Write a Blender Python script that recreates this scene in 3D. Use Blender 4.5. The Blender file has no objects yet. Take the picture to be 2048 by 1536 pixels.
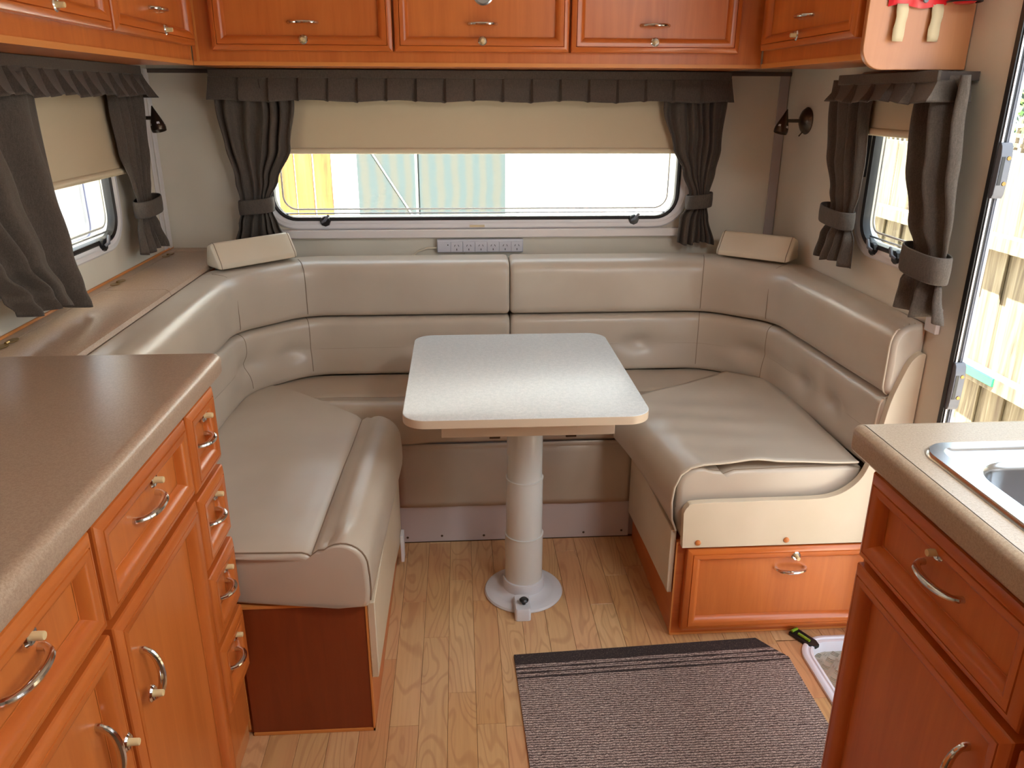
import bpy, bmesh, math, random
from mathutils import Vector, Matrix, noise
random.seed(7)
sc = bpy.context.scene
COL = sc.collection
PI = math.pi

# ------------------------------------------------------------------ camera
F, PITCH, YAW, ROLL, CH = 1570.2, .3514, .0672, .0039, 1.3539
cd = bpy.data.cameras.new('camera'); cam = bpy.data.objects.new('camera', cd); COL.objects.link(cam)
cd.sensor_width = 36; cd.lens = F / 2048 * 36; cd.clip_start = .02; cd.clip_end = 200
cy, sy, cp, sp = math.cos(YAW), math.sin(YAW), math.cos(PITCH), math.sin(PITCH)
fwd = Vector((sy * cp, cy * cp, -sp)); right = Vector((cy, -sy, 0)); up = right.cross(fwd)
r_ = right * math.cos(ROLL) + up * math.sin(ROLL); u_ = -right * math.sin(ROLL) + up * math.cos(ROLL)
mm = Matrix((r_, u_, -fwd)).transposed().to_4x4(); mm.translation = Vector((0, 0, CH))
cam.matrix_world = mm
sc.camera = cam

# ------------------------------------------------------------------ world, sun, exposure
SKY = 3.6; SUN = 62.0; EXPOSURE = .22
w = bpy.data.worlds.new('sky'); sc.world = w; w.use_nodes = True
bg = w.node_tree.nodes['Background']; bg.inputs[0].default_value = (.76, .88, 1.0, 1); bg.inputs[1].default_value = SKY
sd = bpy.data.lights.new('sun', 'SUN'); sd.energy = SUN; sd.angle = .01; sd.color = (1, .98, .94)
so = bpy.data.objects.new('sun', sd); COL.objects.link(so)
SUNV = Vector((-.33, -.42, 1.05)).normalized()
so.rotation_euler = SUNV.to_track_quat('Z', 'Y').to_euler(); so.location = (-2, -3, 6)
def portal(name, loc, rot, sx, sy_):
    l = bpy.data.lights.new(name, 'AREA'); l.shape = 'RECTANGLE'; l.size = sx; l.size_y = sy_
    l.cycles.is_portal = True
    o = bpy.data.objects.new(name, l); o.location = loc; o.rotation_euler = rot; COL.objects.link(o)
portal('portal_back', (.06, 2.76, 1.08), (-PI / 2, 0, 0), 1.4, .24)
portal('portal_left', (-1.02, 1.93, 1.08), (0, -PI / 2, 0), .2, .75)
portal('portal_right', (1.15, 1.88, 1.12), (0, PI / 2, 0), .3, .4)
portal('portal_door', (1.16, 1.30, .8), (0, PI / 2, 0), 2.0, .62)
portal('portal_sink_window', (1.16, .35, 1.25), (0, PI / 2, 0), .5, .9)
ld = bpy.data.lights.new('fill_light', 'AREA'); ld.shape = 'RECTANGLE'; ld.size = .34; ld.size_y = .5; ld.energy = 15; ld.color = (.96, .985, 1)  # added fill light without a fixture, lifts the interior brightness
lo_ = bpy.data.objects.new('fill_light', ld); lo_.location = (.86, .20, 1.94); COL.objects.link(lo_)
sc.view_settings.view_transform = 'Standard'; sc.view_settings.look = 'None'
sc.view_settings.exposure = EXPOSURE; sc.view_settings.gamma = 1
sc.view_settings.use_curve_mapping = False
sc.cycles.max_bounces = 10; sc.cycles.diffuse_bounces = 7; sc.cycles.glossy_bounces = 4
sc.cycles.use_denoising = True
sc.cycles.sample_clamp_indirect = 12

# ------------------------------------------------------------------ materials
def srgb(r, g, b):
    f = lambda c: (c / 255) / 12.92 if c / 255 <= .04045 else (((c / 255) + .055) / 1.055) ** 2.4
    return (f(r), f(g), f(b), 1)
class N:
    def __init__(s, name):
        s.m = bpy.data.materials.new(name); s.m.use_nodes = True; s.t = s.m.node_tree
        s.b = s.t.nodes['Principled BSDF']
    def n(s, typ, **kw):
        x = s.t.nodes.new(typ)
        for k, v in kw.items():
            if k in x.inputs.keys() if hasattr(x.inputs, 'keys') else False: x.inputs[k].default_value = v
            else: setattr(x, k, v)
        return x
    def l(s, a, b): s.t.links.new(a, b)
    def coord(s, scale=(1, 1, 1), rnd=0.0, out='Object', rot=(0, 0, 0)):
        tc = s.n('ShaderNodeTexCoord'); mp = s.n('ShaderNodeMapping')
        mp.inputs['Scale'].default_value = scale; mp.inputs['Rotation'].default_value = rot
        s.l(tc.outputs[out], mp.inputs['Vector'])
        if rnd:
            oi = s.n('ShaderNodeObjectInfo'); ml = s.n('ShaderNodeMath', operation='MULTIPLY')
            s.l(oi.outputs['Random'], ml.inputs[0]); ml.inputs[1].default_value = rnd
            cb = s.n('ShaderNodeCombineXYZ')
            for i in range(3): s.l(ml.outputs[0], cb.inputs[i])
            s.l(cb.outputs[0], mp.inputs['Location'])
        return mp.outputs[0]
    def noise(s, vec, scale, detail=4, rough=.5, dist=0):
        x = s.n('ShaderNodeTexNoise'); x.inputs['Scale'].default_value = scale
        x.inputs['Detail'].default_value = detail; x.inputs['Roughness'].default_value = rough
        x.inputs['Distortion'].default_value = dist
        s.l(vec, x.inputs['Vector']); return x.outputs['Fac']
    def ramp(s, fac, stops):
        x = s.n('ShaderNodeValToRGB'); e = x.color_ramp.elements
        while len(e) > 1: e.remove(e[-1])
        e[0].position, e[0].color = stops[0]
        for p, c in stops[1:]:
            q = e.new(p); q.color = c
        s.l(fac, x.inputs[0]); return x.outputs[0]
    def mix(s, fac, a, b, mode='MIX'):
        x = s.n('ShaderNodeMix', data_type='RGBA', blend_type=mode)
        if isinstance(fac, (int, float)): x.inputs[0].default_value = fac
        else: s.l(fac, x.inputs[0])
        for i, v in ((6, a), (7, b)):
            if isinstance(v, tuple): x.inputs[i].default_value = v
            else: s.l(v, x.inputs[i])
        return x.outputs[2]
    def bump(s, h, strength=.2, dist=.001):
        x = s.n('ShaderNodeBump'); x.inputs['Strength'].default_value = strength
        x.inputs['Distance'].default_value = dist
        s.l(h, x.inputs['Height']); s.l(x.outputs[0], s.b.inputs['Normal'])
    def set(s, **kw):
        for k, v in kw.items():
            k = k.replace('_', ' ')
            if hasattr(v, 'node'): s.l(v, s.b.inputs[k])
            else: s.b.inputs[k].default_value = v
        return s.m
def flat(name, c, rough=.5, metal=0, **kw):
    x = N(name); return x.set(Base_Color=c, Roughness=rough, Metallic=metal, **kw)

def wood_mat(name, a, b, axis, rough=.32, fine=1.0):
    x = N(name)
    sc_ = {'x': (2.2, 30, 30), 'y': (30, 2.2, 30), 'z': (30, 30, 2.2)}[axis]
    v = x.coord(sc_, rnd=40)
    n1 = x.noise(v, 1.0, 5, .6, 1.2)
    v2 = x.coord(tuple(q * .22 for q in sc_), rnd=23); n2 = x.noise(v2, 1.3, 2, .5)
    c = x.ramp(n1, [(.3, a), (.7, b)])
    c = x.mix(.35, c, x.ramp(n2, [(.3, a), (.7, b)]))
    x.bump(n1, .05, .0005)
    return x.set(Base_Color=c, Roughness=rough, Coat_Weight=.12, Coat_Roughness=.2)
CH_A, CH_B = srgb(186, 98, 42), srgb(210, 122, 58)
cherry_v = wood_mat('cherry_laminate', CH_A, CH_B, 'z')
cherry_x = wood_mat('cherry_rail_x', srgb(182, 90, 34), srgb(206, 114, 50), 'x', .28)
cherry_y = wood_mat('cherry_rail_y', srgb(182, 90, 34), srgb(206, 114, 50), 'y', .28)
cherry_z = wood_mat('cherry_rail_z', srgb(182, 90, 34), srgb(206, 114, 50), 'z', .28)
edge_wood = flat('edge_strip', srgb(214, 138, 70), .4)
cherry_shaded = wood_mat('shaded_cherry_laminate', srgb(118, 48, 18), srgb(136, 60, 24), 'z', .4)  # cherry darkened: shade on the left bench end is in its colour
panel_wood = wood_mat('end_panel_laminate', srgb(186, 122, 76), srgb(198, 136, 90), 'z', .35)

def speckle(name, base, dark, light, rough, s=900, bump=.03):
    x = N(name); v = x.coord()
    a = x.noise(v, s, 2, .6); b = x.noise(v, s * .35, 3, .6)
    c = x.ramp(a, [(.34, dark), (.46, base), (.58, base), (.68, light)])
    c = x.mix(.35, c, x.ramp(b, [(.4, dark), (.6, light)]))
    x.bump(a, bump, .0003)
    return x.set(Base_Color=c, Roughness=rough)
worktop_mat = speckle('speckled_brown_worktop', srgb(176, 150, 128), srgb(158, 130, 108), srgb(194, 170, 148), .3, 900)
worktop_grey = speckle('speckled_taupe_worktop', srgb(176, 158, 136), srgb(158, 138, 118), srgb(194, 178, 158), .3, 900)
table_mat = speckle('white_speckled_table', srgb(222, 226, 224), srgb(208, 213, 212), srgb(234, 236, 234), .34, 260)
def vinyl(name, c1, c2, rough=.31):
    x = N(name); v = x.coord()
    big = x.noise(v, 5, 3, .5); fine_ = x.noise(v, 700, 2, .5)
    x.bump(fine_, .06, .0004)
    return x.set(Base_Color=x.ramp(big, [(.35, c1), (.65, c2)]), Roughness=rough)
vinyl_mat = vinyl('beige_vinyl', srgb(188, 174, 157), srgb(195, 182, 165))
vinyl_light = vinyl('light_beige_vinyl', srgb(206, 190, 164), srgb(214, 198, 174), .42)
seam_mat = flat('stitch_seam', srgb(138, 118, 98), .6)
piping_mat = flat('pale_piping', srgb(212, 198, 176), .4)
wall_mat = vinyl('cream_wall_lining', srgb(216, 208, 192), srgb(221, 213, 197), .5)
ceil_mat = flat('ceiling_lining', srgb(226, 222, 212), .55)
white_pl = flat('white_plastic', srgb(226, 224, 226), .35)
white_trim = flat('white_trim', srgb(220, 214, 212), .4)
grey_trim = flat('grey_trim', srgb(176, 166, 164), .4)
kick_mat = flat('white_kick_board', srgb(206, 196, 196), .45)
rubber = flat('black_rubber', srgb(34, 30, 30), .4)
black_pl = flat('black_plastic', srgb(24, 24, 26), .35)
grey_pl = flat('grey_plastic', srgb(110, 112, 120), .35)
chrome = flat('chrome', (.75, .74, .73, 1), .12, 1)
steel = N('brushed_steel'); steel = steel.set(Base_Color=(.66, .68, .70, 1), Metallic=1.0, Roughness=.22)
alu = flat('aluminium', (.72, .73, .76, 1), .35, 1)
bronze = flat('dark_bronze', srgb(104, 92, 80), .3, .9)
cream_btn = flat('cream_button', srgb(226, 200, 150), .35)
orange_cap = flat('orange_screw_cap', srgb(196, 116, 56), .4)
ped_mat = flat('pedestal_enamel', srgb(204, 202, 196), .2)
ped_base = flat('pedestal_base_plastic', srgb(206, 206, 210), .25)
blind_mat = N('cream_blind_fabric'); blind_mat = blind_mat.set(Base_Color=srgb(200, 182, 152), Roughness=.7)
socket_mat = flat('socket_white', srgb(206, 206, 214), .35)
red_cloth = flat('red_vinyl_pouch', srgb(214, 30, 40), .35)
tape_mat = flat('cream_tape', srgb(212, 196, 160), .7)
brass = flat('brass_hinge', srgb(150, 120, 70), .35, .8)

def fabric(name, a, b):
    x = N(name); v = x.coord((260, 260, 260))
    w1 = x.noise(v, 1.6, 2, .6); v2 = x.coord((500, 500, 60)); w2 = x.noise(v2, 1.0, 2, .5)
    c = x.ramp(w1, [(.32, a), (.68, b)]); c = x.mix(.4, c, x.ramp(w2, [(.35, a), (.65, b)]))
    x.bump(w1, .25, .0005)
    return x.set(Base_Color=c, Roughness=.85, Sheen_Weight=.1)
curtain_mat = fabric('brown_curtain_cloth', srgb(70, 60, 52), srgb(94, 83, 73))

# plank floor
x = N('maple_plank'); oi = x.n('ShaderNodeObjectInfo')
v = x.coord((13, 2.3, 13), rnd=60); f1 = x.noise(v, .9, 1.5, .5, .4)
ml = x.n('ShaderNodeMath', operation='MULTIPLY'); x.l(f1, ml.inputs[0]); ml.inputs[1].default_value = 95
sn = x.n('ShaderNodeMath', operation='SINE'); x.l(ml.outputs[0], sn.inputs[0])
n1 = x.noise(x.coord((120, 5, 120), rnd=60), 1.0, 3, .6); n3 = x.noise(x.coord((9, 3, 9), rnd=33), 1.0, 2, .5)
base = x.ramp(oi.outputs['Random'], [(0, srgb(206, 164, 114)), (.3, srgb(214, 174, 126)), (.55, srgb(204, 158, 106)), (.8, srgb(220, 182, 134)), (.93, srgb(208, 152, 106)), (1, srgb(200, 150, 102))])
c = x.mix(x.ramp(sn.outputs[0], [(.35, (0, 0, 0, 1)), (1.0, (.36, .36, .36, 1))]), base, srgb(160, 108, 68))
c = x.mix(x.ramp(n1, [(.4, (0, 0, 0, 1)), (.75, (.30, .30, .30, 1))]), c, srgb(160, 112, 72))
c = x.mix(x.ramp(n3, [(.45, (0, 0, 0, 1)), (.8, (.4, .4, .4, 1))]), c, srgb(196, 128, 92))
plank_mat = x.set(Base_Color=c, Roughness=.32)
subfloor = flat('dark_joint', srgb(120, 88, 60), .8)

# door mat
x = N('mat_pile'); tc = x.n('ShaderNodeTexCoord')
v = x.coord((1, 1, 1)); n1 = x.noise(x.coord((170, 420, 170)), 1.0, 3, .7); n2 = x.noise(x.coord((420, 420, 420)), 1.0, 2, .6)
wv = x.n('ShaderNodeTexWave', wave_type='BANDS', bands_direction='Y'); x.l(v, wv.inputs['Vector'])
wv.inputs['Scale'].default_value = 44; wv.inputs['Distortion'].default_value = 3.5; wv.inputs['Detail'].default_value = 3; wv.inputs['Detail Scale'].default_value = 2.5
c = x.ramp(n2, [(.3, srgb(92, 72, 66)), (.5, srgb(168, 146, 138)), (.68, srgb(222, 204, 192))])
c = x.mix(x.ramp(wv.outputs['Fac'], [(.18, (.9, .9, .9, 1)), (.45, (0, 0, 0, 1))]), c, srgb(56, 42, 42))
x.bump(n1, .6, .003)
mat_pile = x.set(Base_Color=c, Roughness=.95)
x = N('mat_dark_pile'); n2 = x.noise(x.coord((400, 400, 400)), 1.0, 2, .6)
x.bump(n2, .6, .003)
mat_dark = x.set(Base_Color=x.ramp(n2, [(.35, srgb(44, 34, 34)), (.6, srgb(62, 50, 48)), (.78, srgb(130, 112, 100))]), Roughness=.95)

# outdoors
x = N('weathered_paling'); v = x.coord((26, 26, 1.6), rnd=50); n1 = x.noise(v, 1.0, 5, .65, .8)
paling_mat = x.set(Base_Color=x.ramp(n1, [(.25, srgb(66, 50, 38)), (.5, srgb(116, 105, 82)), (.72, srgb(150, 140, 116))]), Roughness=.85)
x = N('golden_paling'); v = x.coord((22, 22, 1.4), rnd=50); n1 = x.noise(v, 1.0, 5, .65, .8)
golden_mat = x.set(Base_Color=x.ramp(n1, [(.25, srgb(96, 52, 20)), (.5, srgb(134, 88, 38)), (.75, srgb(156, 116, 58))]), Roughness=.85)
render_wall = flat('white_render', srgb(236, 234, 228), .9)
x = N('shade_cloth'); v = x.coord()
wv = x.n('ShaderNodeTexWave', wave_type='BANDS', bands_direction='X'); x.l(v, wv.inputs['Vector']); wv.inputs['Scale'].default_value = 4; wv.inputs['Distortion'].default_value = 2
n1 = x.noise(x.coord((30, 30, 400)), 1, 2, .5)
c = x.ramp(wv.outputs['Fac'], [(.2, srgb(54, 66, 66)), (.8, srgb(70, 68, 58))]); c = x.mix(.3, c, x.ramp(n1, [(.35, srgb(50, 64, 66)), (.65, srgb(78, 80, 76))]))
cloth_mat = x.set(Base_Color=c, Roughness=.9)
concrete = N('pale_concrete'); n1 = concrete.noise(concrete.coord(), 6, 5, .6)
concrete = concrete.set(Base_Color=concrete.ramp(n1, [(.3, srgb(150, 142, 128)), (.7, srgb(176, 168, 152))]), Roughness=.9)
x = N('leaf_green'); oi = x.n('ShaderNodeObjectInfo'); n1 = x.noise(x.coord(), 9, 2, .5)
leaf_mat = x.set(Base_Color=x.ramp(n1, [(.3, srgb(16, 38, 8)), (.5, srgb(40, 66, 12)), (.7, srgb(78, 92, 26))]), Roughness=.5)
van_white = flat('neighbour_van_white', srgb(150, 153, 160), .4)
van_grey = flat('neighbour_van_line', srgb(96, 102, 136), .5)
green_pl = flat('green_plastic_sheet', srgb(24, 92, 66), .5)
glass = N('window_glass'); g = glass
gl = g.n('ShaderNodeBsdfGlossy'); gl.inputs['Roughness'].default_value = .02
tr = g.n('ShaderNodeBsdfTransparent'); tr.inputs[0].default_value = (.94, .96, .95, 1)
lw = g.n('ShaderNodeLayerWeight'); lw.inputs[0].default_value = .5; pw = g.n('ShaderNodeMath', operation='POWER'); g.l(lw.outputs['Facing'], pw.inputs[0]); pw.inputs[1].default_value = 5
fr = g.n('ShaderNodeMath', operation='MULTIPLY_ADD'); g.l(pw.outputs[0], fr.inputs[0]); fr.inputs[1].default_value = .35; fr.inputs[2].default_value = .03
ms = g.n('ShaderNodeMixShader'); g.l(fr.outputs[0], ms.inputs[0]); g.l(tr.outputs[0], ms.inputs[1]); g.l(gl.outputs[0], ms.inputs[2])
g.l(ms.outputs[0], g.t.nodes['Material Output'].inputs[0]); glass = g.m
lime_vial = flat('lime_vial', srgb(170, 210, 60), .15, 0, Transmission_Weight=.4)

# ------------------------------------------------------------------ object helpers
WPOS = {}
def reg(o, pos): WPOS[o.name] = Vector(pos)
def meta(o, label=None, cat=None, group=None, kind=None):
    if label: o['label'] = label
    if cat: o['category'] = cat
    if group: o['group'] = group
    if kind: o['kind'] = kind
    return o
def thing(name, loc, label=None, cat=None, group=None, kind=None):
    o = bpy.data.objects.new(name, None); o.empty_display_size = .05; o.location = loc; COL.objects.link(o)
    reg(o, loc); return meta(o, label, cat, group, kind)
class B:
    """collects geometry in world coordinates"""
    def __init__(s): s.v = []; s.f = []; s.mi = []
    def add(s, vs, fs, mi=0):
        k = len(s.v); s.v += [Vector(p) for p in vs]
        for f in fs: s.f.append(tuple(i + k for i in f)); s.mi.append(mi)
        return s
    def box(s, a, b, mi=0):
        x0, y0, z0 = (min(a[i], b[i]) for i in range(3)); x1, y1, z1 = (max(a[i], b[i]) for i in range(3))
        return s.add([(x0, y0, z0), (x1, y0, z0), (x1, y1, z0), (x0, y1, z0), (x0, y0, z1), (x1, y0, z1), (x1, y1, z1), (x0, y1, z1)],
                     [(0, 3, 2, 1), (4, 5, 6, 7), (0, 1, 5, 4), (1, 2, 6, 5), (2, 3, 7, 6), (3, 0, 4, 7)], mi)
    def loops(s, loops, cap0=True, cap1=True, closed=True, mi=0, mif=None):
        k = len(s.v); n = len(loops[0])
        for L in loops: s.v += [Vector(p) for p in L]
        for i in range(len(loops) - 1):
            for j in range(n if closed else n - 1):
                j2 = (j + 1) % n
                s.f.append((k + i * n + j, k + i * n + j2, k + (i + 1) * n + j2, k + (i + 1) * n + j)); s.mi.append(mif(i, j) if mif else mi)
        if cap0: s.f.append(tuple(k + j for j in reversed(range(n)))); s.mi.append(mi)
        if cap1: s.f.append(tuple(k + (len(loops) - 1) * n + j for j in range(n))); s.mi.append(mi)
        return s
    def prism(s, poly, fn, t0, t1, mi=0):
        return s.loops([[fn(a, b, t0) for a, b in poly], [fn(a, b, t1) for a, b in poly]], mi=mi)
    def tube(s, pts, rad, n=10, flatn=1.0, mi=0, caps=True, upv=None):
        pts = [Vector(p) for p in pts]; loops = []; prev = None
        for i, p in enumerate(pts):
            t = (pts[min(i + 1, len(pts) - 1)] - pts[max(i - 1, 0)]).normalized()
            if prev is None:
                a = Vector(upv) if upv else (Vector((0, 0, 1)) if abs(t.z) < .9 else Vector((1, 0, 0)))
            else: a = prev
            a = (a - t * a.dot(t)).normalized(); prev = a; b = t.cross(a)
            r = rad[i] if isinstance(rad, (list, tuple)) else rad
            loops.append([p + a * math.cos(2 * PI * k / n) * r * flatn + b * math.sin(2 * PI * k / n) * r for k in range(n)])
        return s.loops(loops, caps, caps, mi=mi)
    def lathe(s, c, axis, prof, n=32, mi=0):
        c = Vector(c); ax = Vector(axis).normalized()
        a = ax.orthogonal().normalized(); b = ax.cross(a)
        return s.loops([[c + ax * h + (a * math.cos(2 * PI * k / n) + b * math.sin(2 * PI * k / n)) * max(r, 1e-5) for k in range(n)] for r, h in prof], mi=mi)
    def make(s, name, mat, parent=None, smooth=35, bevel=0, seg=2, sub=0, solid=0, kind=None, label=None, recalc=True):
        me = bpy.data.meshes.new(name)
        c = sum(s.v, Vector()) / len(s.v) if s.v else Vector()
        lo = Vector((min(p[i] for p in s.v) for i in range(3))); hi = Vector((max(p[i] for p in s.v) for i in range(3)))
        c = (lo + hi) / 2
        me.from_pydata([tuple(p - c) for p in s.v], [], s.f)
        for m in (mat if isinstance(mat, (list, tuple)) else [mat]): me.materials.append(m)
        me.polygons.foreach_set('material_index', s.mi)
        if recalc:
            bm = bmesh.new(); bm.from_mesh(me); bmesh.ops.recalc_face_normals(bm, faces=bm.faces); bm.to_mesh(me); bm.free()
        if smooth:
            me.polygons.foreach_set('use_smooth', [True] * len(me.polygons)); me.set_sharp_from_angle(angle=math.radians(smooth))
        o = bpy.data.objects.new(name, me); COL.objects.link(o)
        if parent is not None:
            o.parent = parent; o.location = c - WPOS[parent.name]
        else: o.location = c
        WPOS[o.name] = c.copy()
        if solid:
            q = o.modifiers.new('solid', 'SOLIDIFY'); q.thickness = solid; q.offset = 0
        if bevel:
            q = o.modifiers.new('bevel', 'BEVEL'); q.width = bevel; q.segments = seg; q.limit_method = 'ANGLE'; q.angle_limit = math.radians(40); q.harden_normals = False
        if sub:
            q = o.modifiers.new('sub', 'SUBSURF'); q.levels = sub; q.render_levels = sub
        if kind: o['kind'] = kind
        if label: o['label'] = label
        return o
def rrect(x0, y0, x1, y1, r, t=0, n=8):
    x0 += t; y0 += t; x1 -= t; y1 -= t; r = max(r - t, .0008); out = []
    for cx, cy_, a0 in ((x1 - r, y1 - r, 0), (x0 + r, y1 - r, 90), (x0 + r, y0 + r, 180), (x1 - r, y0 + r, 270)):
        for i in range(n + 1):
            a = math.radians(a0 + 90 * i / n); out.append((cx + r * math.cos(a), cy_ + r * math.sin(a)))
    return out
def ring(b, rect, r, prof, fn, cap=False, mi=0, n=8):
    """prof: list of (inset, height); fn(a, b, h) -> world"""
    return b.loops([[fn(p[0], p[1], h) for p in rrect(*rect, r, t, n)] for t, h in prof], False, cap, mi=mi)
def smoothstep(t): t = min(max(t, 0), 1); return t * t * (3 - 2 * t)
def lerp(a, b, t): return a + (b - a) * t
def interp(xs, t):
    """xs: list of (key, v...) ascending key"""
    if t <= xs[0][0]: return xs[0][1:]
    for p, q in zip(xs, xs[1:]):
        if t <= q[0]:
            k = smoothstep((t - p[0]) / (q[0] - p[0])); return tuple(lerp(a, b_, k) for a, b_ in zip(p[1:], q[1:]))
    return xs[-1][1:]

# ------------------------------------------------------------------ room shell
WL, WR, WB = -.96, 1.09, 2.69
YR = -2.6; ZC = 1.95; TH = .05
def wall_holes(name, fn, a0, a1, z0, z1, holes, mat):
    """slab between depth 0 and TH in fn(a,z,d) with rectangular holes, built as a grid of boxes"""
    b = B(); A = sorted({a0, a1, *[h[0] for h in holes], *[h[2] for h in holes]}); Z = sorted({z0, z1, *[h[1] for h in holes], *[h[3] for h in holes]})
    inh = lambda a, z: any(h[0] < a < h[2] and h[1] < z < h[3] for h in holes)
    idx = {}
    def vid(i, j, k):
        if (i, j, k) not in idx:
            idx[(i, j, k)] = len(b.v); b.v.append(Vector(fn(A[i], Z[j], k * TH)))
        return idx[(i, j, k)]
    solid = lambda i, j: 0 <= i < len(A) - 1 and 0 <= j < len(Z) - 1 and not inh((A[i] + A[i + 1]) / 2, (Z[j] + Z[j + 1]) / 2)
    for i in range(len(A) - 1):
        for j in range(len(Z) - 1):
            if not solid(i, j): continue
            for k in (0, 1): b.f.append((vid(i, j, k), vid(i + 1, j, k), vid(i + 1, j + 1, k), vid(i, j + 1, k))); b.mi.append(0)
            for di, dj, e in ((-1, 0, ((i, j), (i, j + 1))), (1, 0, ((i + 1, j), (i + 1, j + 1))), (0, -1, ((i, j), (i + 1, j))), (0, 1, ((i, j + 1), (i + 1, j + 1)))):
                if not solid(i + di, j + dj):
                    p, q = e; b.f.append((vid(*p, 0), vid(*q, 0), vid(*q, 1), vid(*p, 1))); b.mi.append(0)
    return meta(b.make(name, mat, smooth=0), kind='structure')
fB = lambda a, z, d: (a, WB + d, z)
fL = lambda a, z, d: (WL - d, a, z)
fR = lambda a, z, d: (WR + d, a, z)
GB = (-.605, .972, .735, 1.37); GL = (1.60, .99, 2.27, 1.38); GR = (1.79, .995, 2.065, 1.40)
wall_holes('wall_back', fB, WL - TH, WR + TH, -.1, ZC, [(GB[0], GB[1], GB[2], GB[3])], wall_mat)
wall_holes('wall_left', fL, YR, WB, -.1, ZC, [GL], wall_mat)
wall_holes('wall_right', lambda a, z, d: (WR + d * .48, a, z), YR, WB, -.1, ZC, [GR, (1.0, -.1, 1.598, 1.78), (-.1, 1.02, .8, 1.48)], wall_mat)
meta(B().box((WL - TH, YR - TH, -.1), (WR + TH, YR, ZC)).make('wall_rear', wall_mat, smooth=0), kind='structure')
wall_holes('ceiling', lambda a, z, d: (a, z, ZC + d), WL - TH, WR + TH, YR - TH, WB + TH, [], ceil_mat)

# floor with planks and the entry step well
WELL = (.872, 1.02, 1.085, 1.672)
fl = B()
for a, b_ in (((WL, YR, -.10), (WELL[0] + .012, WB, -.003)), ((WELL[0] + .012, WELL[3] - .012, -.10), (WR, WB, -.003)), ((WELL[0] + .012, YR, -.10), (WR, WELL[1], -.003))): fl.box(a, b_)
floor = meta(fl.make('floor', subfloor, smooth=0), kind='structure')
PW, PL = .0665, .47; joints = {-3: 1.43, -2: 1.74, -1: 1.53, 0: 1.895, 1: 1.885, -4: 1.66}
gap = .0007
PX0, PY0, PY1 = .018 - 8 * PW, .55, 2.218
k = -8
pm = {}
while .018 + k * PW < 1.06:
    x0, x1 = .018 + k * PW, .018 + (k + 1) * PW
    j0 = joints.get(k, 1.0 + random.random() * PL); y = j0 - PL * math.ceil((j0 - PY0) / PL)
    while y < PY1:
        ya, yb = max(y, PY0), min(y + PL, PY1)
        if yb - ya > .002:
            segs = [(x0, x1, ya, yb)]
            if x1 > WELL[0] + .01 and yb > WELL[1]:
                segs = []
                if ya < WELL[1]: segs.append((x0, x1, ya, WELL[1]))
                if yb > WELL[3]: segs.append((x0, x1, max(ya, WELL[3] - .004), yb))
                if x0 < WELL[0]: segs.append((x0, WELL[0] + .01, max(ya, WELL[1]), min(yb, WELL[3])))
            for (a, b_, c_, d_) in segs:
                if d_ - c_ < .002: continue
                B().box((a + gap / 2, c_ + gap / 2, -.003), (b_ - gap / 2, d_ - gap / 2, 0)).make('plank', plank_mat, floor, smooth=0, bevel=.0005, seg=1)
        y += PL
    k += 1

# entry step well: white trim, chequer plate
plate_mat = flat('warm_aluminium', (.46, .42, .34, 1), .42, .6)
sw = thing('step_well', (.98, 1.35, -.05), 'recessed entry step with white rim and chequer plate, beside the striped doormat', 'step')
fZ = lambda a, b_, h: (a, b_, h)
b = B(); ring(b, (WELL[0] - .012, WELL[1] - .012, WELL[2] + .002, WELL[3] + .006), .085, [(0, 0.0005), (.001, .006), (.006, .009), (.012, .009), (.015, .005), (.019, .005), (.022, .008), (.028, .007), (.031, -.005), (.032, -.045)], fZ); b.make('rim', flat('rim_white', srgb(226, 224, 232), .3), sw)
B().box((WELL[0] + .013, WELL[1] + .001, -.05), (WELL[2] + .004, WELL[3] - .013, -.022)).make('chequer_plate', plate_mat, sw, smooth=0)
lz = B(); yy = WELL[1] + .04; row = 0
while yy < WELL[3] - .03:
    xx = WELL[0] + .045 + (row % 2) * .0
    col = 0
    while xx < WELL[2] - .02:
        a = PI / 4 if (row + col) % 2 else -PI / 4
        for q in (-.006, 0, .006):
            ca, sa = math.cos(a), math.sin(a); pts = []
            for (dx, dy) in ((-.010, 0), (0, -.0018), (.010, 0), (0, .0018)):
                px, py = dx, dy + q; pts.append((xx + px * ca - py * sa, yy + px * sa + py * ca))
            lz.loops([[(p[0], p[1], -.0221) for p in pts], [(lerp(xx, p[0], .9) + (p[0] - xx) * 0, p[1], -.0203) for p in pts]], False, True)
        xx += .024; col += 1
    yy += .024; row += 1
lz.make('tread_pattern', plate_mat, sw, smooth=0, kind='stuff')

# corner and junction trims, plus an added sun blocker outside
def strip(name, a, b_, mat, bevel=.002): return meta(B().box(a, b_).make(name, mat, bevel=bevel), kind='structure')
strip('sun_blocker', (WL - .30, .6, 1.62), (WL - TH - .002, WB + .3, 1.66), white_trim)  # added unseen slab over the left window, keeps sun off the ledge
strip('trim_1', (WL, WB - .035, .875), (WL + .006, WB - .004, 1.43), white_trim)
strip('trim_2', (WL, WB - .075, .875), (WL + .004, WB - .045, 1.43), white_trim)
strip('trim_3', (WR - .034, WB - .006, .60), (WR - .002, WB, 1.43), grey_trim)
strip('trim_4', (-.66, WB - .03, .905), (.775, WB, .932), white_trim, .003)
strip('trim_5', (WL, 1.0, .872), (WL + .006, WB, .880), edge_wood)
strip('trim_6', (.018, WB - .003, .60), (.028, WB, .905), wall_mat, .001)
strip('trim_9', (WR - .012, 1.655, .845), (WR - .001, 1.70, .905), white_trim)
strip('trim_7', (WL, WB - .012, 1.418), (WR, WB, 1.430), flat('dark_cornice', srgb(92, 78, 70), .6))

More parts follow.
